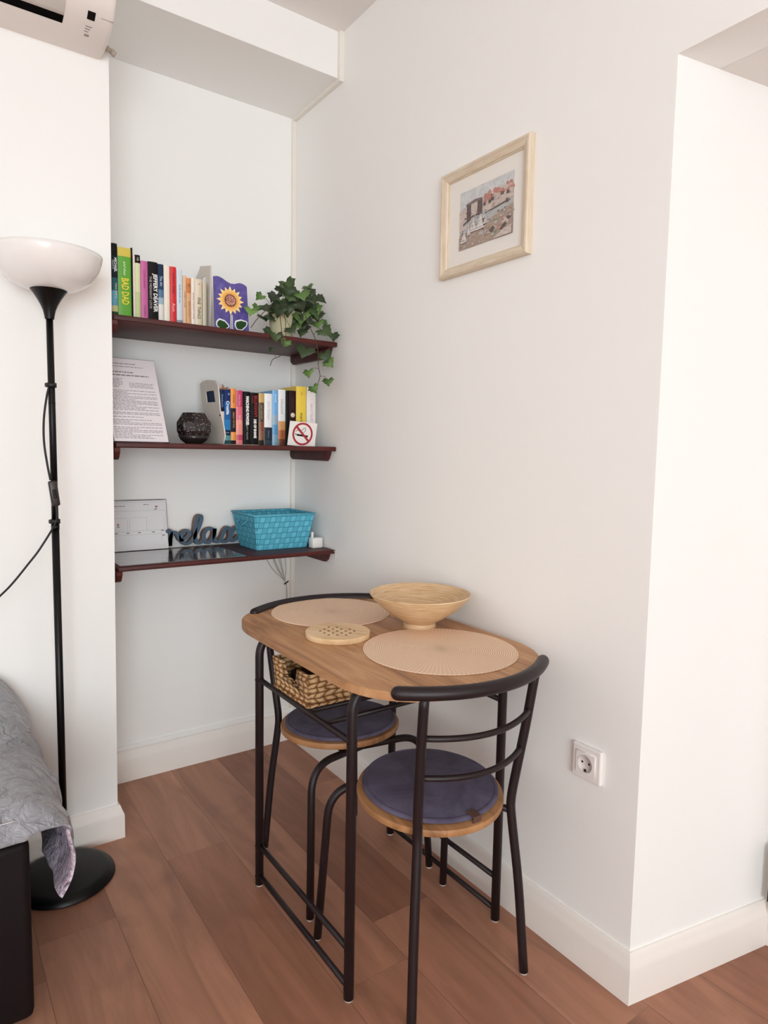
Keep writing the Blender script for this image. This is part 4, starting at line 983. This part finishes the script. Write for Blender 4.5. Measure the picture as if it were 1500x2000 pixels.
for L_ in [(-.12, .176, .118, .176), (-.12, .145, .118, .145), (-.12, .12, -.02, .12), (-.02, .12, -.02, .072), (-.012, .12, .048, .12), (-.012, .12, -.012, .072), (.048, .12, .048, .072), (-.12, .072, .118, .072), (-.12, .058, .10, .058), (.10, .058, .10, .03), (.118, .145, .118, .02), (.11, .072, .11, .12), (-.07, .145, -.07, .12), (-.12, .044, -.06, .044), (-.12, .034, -.06, .034), (-.06, .044, -.06, .034)]: ln(*L_)
obj('plan_lines', bm, M_line, pg)
bm = NB()
text_lines(bm, -.118, .02, .162, .157, random.Random(3), .006, -.0007); text_lines(bm, .04, .09, .166, .162, random.Random(4), .006, -.0007)
for (x, z) in ((-.06, .064), (-.02, .064), (.02, .064), (.07, .064), (.103, .068), (.106, .05), (.083, .148), (.086, .158), (-.052, .088)):
    bm.faces.new([bm.verts.new(p) for p in ((x - .005, -.0007, z), (x + .005, -.0007, z), (x + .005, -.0007, z + .003), (x - .005, -.0007, z + .003))])
obj('plan_text', bm, plain('dark_grey_ink', '#6E686C', .7), pg)
bm = NB()
for (x, z) in ((.086, .158), (-.052, .097)): prism(bm, circ(x, z, .0035, 12), .0004, Matrix.Translation((0, -.0010, 0)) @ MYf)
obj('plan_red_marks', bm, cmat('#A04848'), pg)
bm = NB(); box(bm, -.128, .124, .0022, .004, 0, .186, .0004); obj('clear_panel', bm, M_acrylic, pl_)
# "relax" in thick script letters
M_blu = plain('slate_blue_paint', '#4A5F72', .6, 0, .12, 60); M_edge = plain('worn_brown_edge', '#8A6248', .6, 0, .15, 90)
W_ = [(-.545, .930), (-.532, .934), (-.528, .925), (-.530, .900), (-.531, .876), (-.529, .905), (-.520, .924), (-.508, .924), (-.500, .912), (-.492, .896),
      (-.478, .899), (-.462, .910), (-.457, .922), (-.466, .930), (-.479, .927), (-.489, .912), (-.487, .893), (-.474, .881), (-.457, .884), (-.441, .902),
      (-.421, .940), (-.411, .970), (-.413, .984), (-.424, .982), (-.432, .962), (-.436, .925), (-.434, .895), (-.424, .880), (-.410, .885), (-.400, .898)]
W2 = [(-.362, .926), (-.375, .934), (-.392, .928), (-.402, .910), (-.398, .888), (-.385, .879), (-.371, .892), (-.361, .915), (-.358, .932), (-.360, .900), (-.352, .881), (-.338, .886), (-.327, .905), (-.318, .926), (-.306, .934), (-.297, .926), (-.296, .900), (-.288, .881), (-.274, .886), (-.262, .90)]
W3 = [(-.262, .934), (-.276, .930), (-.290, .908), (-.305, .884), (-.322, .879), (-.330, .886)]
wd = empty('relax_sign', (-.43, -.028, Z3), 0, 'slate blue wooden script word relax standing beside the turquoise basket', 'decorative word')
bm = NB()
for j, pts_ in enumerate((W_, W2, W3)):
    cc = catmull([(x + .43, -.0004 * j, z - .867 + .002) for x, z in pts_], 6)
    n_ = len(cc); rr2 = []
    for i in range(n_):
        d = (cc[min(i + 1, n_ - 1)] - cc[max(i - 1, 0)]).normalized(); rr2.append(.0050 + .0028 * abs(d.z))
    # square section sweep, front faces toward -y
    rings = []
    for i in range(n_):
        d = (cc[min(i + 1, n_ - 1)] - cc[max(i - 1, 0)]); d.y = 0; d.normalize(); s_ = Vector((-d.z, 0, d.x)) * rr2[i]
        f_ = Vector((0, -.011, 0)); rings.append([bm.verts.new(cc[i] + a_) for a_ in (s_ + f_, -s_ + f_, -s_ - f_, s_ - f_)])
    for a_, b_ in zip(rings, rings[1:]):
        for k in range(4):
            f = bm.faces.new((a_[k], a_[(k + 1) % 4], b_[(k + 1) % 4], b_[k])); f.material_index = 0 if k == 0 else 1
    for rg_ in (rings[0], rings[-1]): bm.faces.new(rg_).material_index = 1
obj('script_letters', bm, [M_blu, M_edge], wd)
# turquoise woven basket
n = NT('turquoise_paper_strap'); co = n.coord(); sp = n.n('ShaderNodeSeparateXYZ'); n.l(co, sp.inputs[0])
uu = n.math('ADD', sp.outputs[0], sp.outputs[1]); cu_ = n.math('DIVIDE', uu, .021); cz_ = n.math('DIVIDE', sp.outputs[2], .021)
par = n.math('MODULO', n.math('ADD', n.math('FLOOR', n.math('ADD', cu_, 40)), n.math('FLOOR', n.math('ADD', cz_, 40))), 2.0)
fu, fz = n.math('FRACT', n.math('ADD', cu_, 40)), n.math('FRACT', n.math('ADD', cz_, 40))
edge = n.math('MINIMUM', n.math('MINIMUM', fu, n.math('SUBTRACT', 1, fu)), n.math('MINIMUM', fz, n.math('SUBTRACT', 1, fz)))
ed = n.ramp(edge, [(.0, (0, 0, 0)), (.10, (1, 1, 1))])
fib = n.mix(par, n.noise(n.coord((10, 10, 200)), 3, 3), n.noise(n.coord((200, 200, 10)), 3, 3))
c = n.mix(par, hexc('#5CB6D0'), hexc('#70C8DF')); c = n.mix(n.math('MULTIPLY', fib, .35), c, hexc('#3A90AC'))
n.color(n.mix(ed, hexc('#3388A2'), c)); n.set(.65, 0, .3); n.bump(n.math('ADD', ed, n.math('MULTIPLY', par, .3)), .5, .002); M_turq = n.m
tq = empty('turquoise_basket', (-.163, -.146, Z3), 0, 'turquoise woven storage basket on the lowest shelf', 'basket')
def tbox(bm, bx, by, tx, ty, h, t, z0=0):
    o_ = [[(sx * bx, sy * by, z0) for sx, sy in ((-1, -1), (1, -1), (1, 1), (-1, 1))], [(sx * tx, sy * ty, h) for sx, sy in ((-1, -1), (1, -1), (1, 1), (-1, 1))]]
    i_ = [[(sx * (tx - t), sy * (ty - t), h) for sx, sy in ((-1, -1), (1, -1), (1, 1), (-1, 1))], [(sx * (bx - t), sy * (by - t), z0 + t) for sx, sy in ((-1, -1), (1, -1), (1, 1), (-1, 1))]]
    L4 = [[bm.verts.new(p) for p in r_] for r_ in o_ + i_]
    for a_, b_ in zip(L4, L4[1:]):
        for k in range(4): bm.faces.new((a_[k], a_[(k + 1) % 4], b_[(k + 1) % 4], b_[k]))
    bm.faces.new(L4[0][::-1]); bm.faces.new(L4[3])
bm = NB(); tbox(bm, .104, .084, .126, .110, .133, .003)
bmesh.ops.bevel(bm, geom=[e for e in bm.edges if abs(e.verts[0].co.z - e.verts[1].co.z) > .1], offset=.005, segments=3, affect='EDGES')
obj('woven_body', bm, M_turq, tq)
bm = NB(); tube(bm, [(.126 * sx, .110 * sy, .133) for sx, sy in ((-1, -1), (1, -1), (1, 1), (-1, 1), (-1, -1))], .0028, 8); obj('rim', bm, cmat('#5FB4CC', .6), tq)
bm = NB(); hp_ = catmull([(-.124, -.035, .108), (-.138, -.02, .092), (-.138, .02, .092), (-.124, .035, .108)], 6); tube(bm, hp_, .0035, 8); obj('side_handle', bm, cmat('#4C9DB6', .6), tq)
# white adapter
ad_ = empty('white_adapter', (-.036, -.262, Z3), 0, 'small white plastic adapter box right of the turquoise basket', 'adapter')
bm = NB(); box(bm, -.024, .020, -.018, .018, .0, .040, .004); obj('housing', bm, M_white, ad_, True)
bm = NB(); box(bm, -.021, -.013, -.004, .006, .039, .062, .002); obj('prong', bm, M_white, ad_, True)
bm = NB(); tube(bm, catmull([(.020, -.008, .006), (.028, -.03, .004), (.029, -.075, .002), (.0305, -.098, -.02), (.031, -.07, -.06), (.028, .0, -.02)], 6), .0012, 6); obj('thin_cable', bm, M_white, ad_)
# bundle of thin cables under the shelf
M_wire = plain('pale_grey_wire', '#B8B0A2', .6)
cb_ = empty('cable_bundle', (-.045, -.02, .852), 0, 'thin pale cables tied together under the lowest shelf', 'cable')
bm = NB()
for x0, xm in ((-.10, -.055), (-.066, -.035), (-.06, -.03), (-.038, -.016), (-.028, -.012), (-.004, .004)):
    tube(bm, catmull([(x0, .006, .0), (x0 * .9 + .002, .004, -.05), (xm, .004, -.105), (.000, .004, -.160), (.010 + x0 * .03, .006, -.20), (.012 + x0 * .04, .008, -.30), (.012 + x0 * .04, .010, -.45)], 6), .0013, 6)
obj('wires', bm, M_wire, cb_)
bm = NB(); tube(bm, [(-.006, .001, -.170), (.006, -.002, -.163), (.013, .0, -.158)], .0028, 8); obj('cable_tie', bm, M_dark, cb_)

# ------------------------------------------------------------------ framed picture
FY0, FY1, FZ0, FZ1 = -.948, -1.292, 1.7445, 2.036   # left (far) / right (near) edge
cyp, czp = (FY0 + FY1) / 2, (FZ0 + FZ1) / 2; hwp, hhp = (FY0 - FY1) / 2, (FZ1 - FZ0) / 2
pic = empty('framed_picture', (0, cyp, czp), -PI / 2, 'cream gold framed harbour watercolour on the right wall', 'picture')
# local: x -> -Y world (toward camera side = right in view), y -> -? ; rotate -90: local x -> -Y, local y -> +X
M_fr = NT('champagne_gold_frame'); nz = M_fr.noise(M_fr.coord((3, 40, 3)), 6, 4, .6)
M_fr.color(M_fr.mix(nz, hexc('#C4AF90'), hexc('#EDE1CF'))); M_fr.set(.42, .08, .5); M_fr.bump(nz, .1, .001); M_fr = M_fr.m
fp = [(0, 0), (0, .016), (.004, .020), (.009, .0205), (.013, .018), (.018, .0165), (.024, .014), (.0265, .010), (.0285, .010), (.0285, 0)]  # (inward, out)
bm = NB(); rings = []
for (cx, cz) in ((-1, -1), (1, -1), (1, 1), (-1, 1)):
    rings.append([bm.verts.new((cx * (hwp - a_), -b_, cz * (hhp - a_))) for a_, b_ in fp])
for i in range(4):
    a_, b_ = rings[i], rings[(i + 1) % 4]
    for k in range(len(fp)):
        k2 = (k + 1) % len(fp); bm.faces.new((a_[k], a_[k2], b_[k2], b_[k]))
obj('frame', bm, M_fr, pic)
bm = NB(); box(bm, -hwp + .02, hwp - .02, -.006, -.001, -hhp + .02, hhp - .02); obj('mount_board', bm, plain('warm_white_mount', '#E9E5DF', .8, 0, .01), pic)
aw, ah = .1035, .0785
art = empty('artwork', (.0, -.0062, .0), 0); art.parent = pic
def wc(name, a, b, sc=60, dist=1.5, c=None, st=(1, 1, 1)):
    sc *= 2.6
    n = NT('watercolour_' + name); z_ = n.noise(n.coord(st), sc, 5, .65, dist)
    st_ = [(.34, hexc(a)), (.62, hexc(b))] + ([(.75, hexc(c))] if c else [])
    n.color(n.ramp(z_, st_)); n.set(.8, 0, .2); return n.m
mats = [wc('sky', '#B9BDC0', '#D3D5D4', 18, 1, '#9FB4C8'), wc('stone', '#6E6260', '#8E8280', 50), wc('pale_wall', '#D8CFC8', '#B8A8A0', 60), wc('roof', '#A86A60', '#C89A90', 90, 1.5, '#E4D2CC'),
        wc('water', '#949A9F', '#CDCCC8', 70, 3, '#7E868C', (1, 1, 4)), wc('rocks', '#7C6258', '#C2B4A6', 75, 3.5, '#8A8E74'), wc('sail', '#E4E0DC', '#CCC8C6', 80), wc('shade', '#5A4E4E', '#7A6C68', 60), wc('green', '#6E8068', '#98A088', 70, 2, '#5E6E7A')]
art_m = NB(); A = art_m; lay = [0]
def poly(pts_, mi):
    lay[0] += 1; y = -.00002 * lay[0]
    f = A.faces.new([A.verts.new((x * aw, y, z * ah)) for x, z in pts_]); f.material_index = mi
poly([(-1, -1), (1, -1), (1, 1), (-1, 1)], 5)
poly([(-1, .25), (1, .25), (1, 1), (-1, 1)], 0)
poly([(-1, -.45), (1, -.30), (1, .32), (-1, .25)], 4)
rp = random.Random(8)
poly([(-.1, .05), (1, .12), (1, .60), (.75, .72), (.55, .62), (.3, .68), (.05, .55), (-.1, .55)], 2)
for k in range(34):
    x = rp.uniform(-.1, .95); z = .40 + .25 * rp.random() + .06 * x; w = rp.uniform(.04, .11); poly([(x - w, z - .04), (x + w, z - .05), (x + w * .6, z + .05), (x - w * .5, z + .06)], 3)
    if k % 2: poly([(x - w * .8, z - .16), (x + w * .7, z - .16), (x + w * .7, z - .05), (x - w * .8, z - .04)], 2 if k % 3 else 7)
poly([(-1, -.35), (-.72, -.30), (-.70, .38), (-.85, .42), (-1, .36)], 2)
poly([(-.72, -.12), (-.55, -.05), (-.55, .46), (-.72, .50)], 7)
poly([(-.55, -.05), (-.32, .02), (-.30, .44), (-.42, .50), (-.55, .46)], 2)
poly([(-.32, .0), (-.12, .02), (-.12, .50), (-.30, .52)], 7)
poly([(-.75, .46), (-.12, .50), (-.12, .56), (-.4, .60), (-.75, .52)], 1)
for k in range(12): x = rp.uniform(-.95, -.2); z = rp.uniform(.05, .4); poly([(x, z), (x + .02, z), (x + .02, z + .03), (x, z + .03)], 7)
poly([(-.85, -.20), (-.5, .0), (-.1, .05), (-.1, .10), (-.5, .06), (-.85, -.12)], 7)
poly([(0, .0), (.6, .10), (1, .16), (1, .20), (.5, .16), (0, .06)], 2)
poly([(0, -.04), (.6, .05), (.9, .10), (.9, .13), (.6, .09), (0, .0)], 7)
poly([(-1, -.55), (-.1, -.5), (.05, -.30), (.45, -.18), (1, -.05), (1, -1), (-1, -1)], 5)
for k in range(26): x = rp.uniform(-.2, .95); z = rp.uniform(-.9, -.25) ; w = rp.uniform(.04, .13); poly([(x - w, z), (x, z - w * .8), (x + w, z + .02), (x + .02, z + w * .9)], rp.choice([8, 5, 2, 3, 7, 4]))
for (x, z, s_) in ((-.80, -.70, .36), (-.45, -.42, .42), (-.18, -.42, .46), (-.62, -.5, .2), (.02, -.3, .2)):
    poly([(x - s_ * .3, z), (x + s_ * .28, z), (x + s_ * .06, z + s_)], 6); poly([(x - s_ * .35, z - .08), (x + s_ * .35, z - .06), (x + s_ * .45, z - .01), (x - s_ * .42, z - .02)], 6); poly([(x - s_ * .35, z - .11), (x + s_ * .3, z - .09), (x + s_ * .35, z - .06), (x - s_ * .35, z - .08)], 7)
for k in range(150):
    x = rp.uniform(-.97, .95); z = rp.uniform(-.95, .5); w = rp.uniform(.015, .05)
    if x + w > 1 or (z > .3 and x < -.1): continue
    mi_ = rp.choice([5, 5, 8, 7, 2, 6, 3]) if z < -.25 else (rp.choice([4, 6, 4, 7]) if z < .05 else rp.choice([3, 2, 2, 7, 3] if x > -.1 else [1, 7, 2]))
    poly([(x - w, z), (x, z - w * .5), (x + w, z + w * .3), (x + w * .3, z + w * .8)], mi_)
poly([(.35, -1), (1, -1), (1, -.72), (.7, -.78), (.5, -.9)], 2)
art_o = obj('painting', art_m, mats, pic); bpy.data.objects.remove(art); art_o.location = (.006, -.0063, .0)

# ------------------------------------------------------------------ wall socket
so = empty('wall_socket', (0, -1.534, .5085), -PI / 2, 'white square wall socket low on the right wall', 'socket')
bm = NB(); box(bm, -.041, .041, -.011, 0, -.041, .041, .0035)
obj('frame', bm, M_white, so)
ins = curve_plate('insert', [[(-.027, -.027), (.027, -.027), (.027, .027), (-.027, .027)], circ(0, 0, .0205, 40)], .004, .0006, M_white, Matrix(((1, 0, 0, 0), (0, 0, -1, -.0125), (0, 1, 0, 0), (0, 0, 0, 1))), so)
bm = NB(); lathe(bm, [(0, .0), (.0203, .0), (.0203, .004)], 40, M=Matrix.Translation((0, -.0115, 0)) @ Matrix.Rotation(PI / 2, 4, 'X')); obj('recess', bm, plain('socket_recess', '#D8D2CE', .4), so)
bm = NB()
for sx in (-.0095, .0095): lathe(bm, [(0, 0), (.0027, 0), (.0027, .0004), (0, .0004)], 14, M=Matrix.Translation((sx, -.0119, .002)) @ Matrix.Rotation(PI / 2, 4, 'X'))
obj('pin_holes', bm, M_dark, so)
bm = NB(); box(bm, -.0028, .0028, -.0145, -.0118, -.0195, -.013, .0006); obj('earth_clip', bm, plain('clip_metal', '#3A2E2C', .4, .6), so)
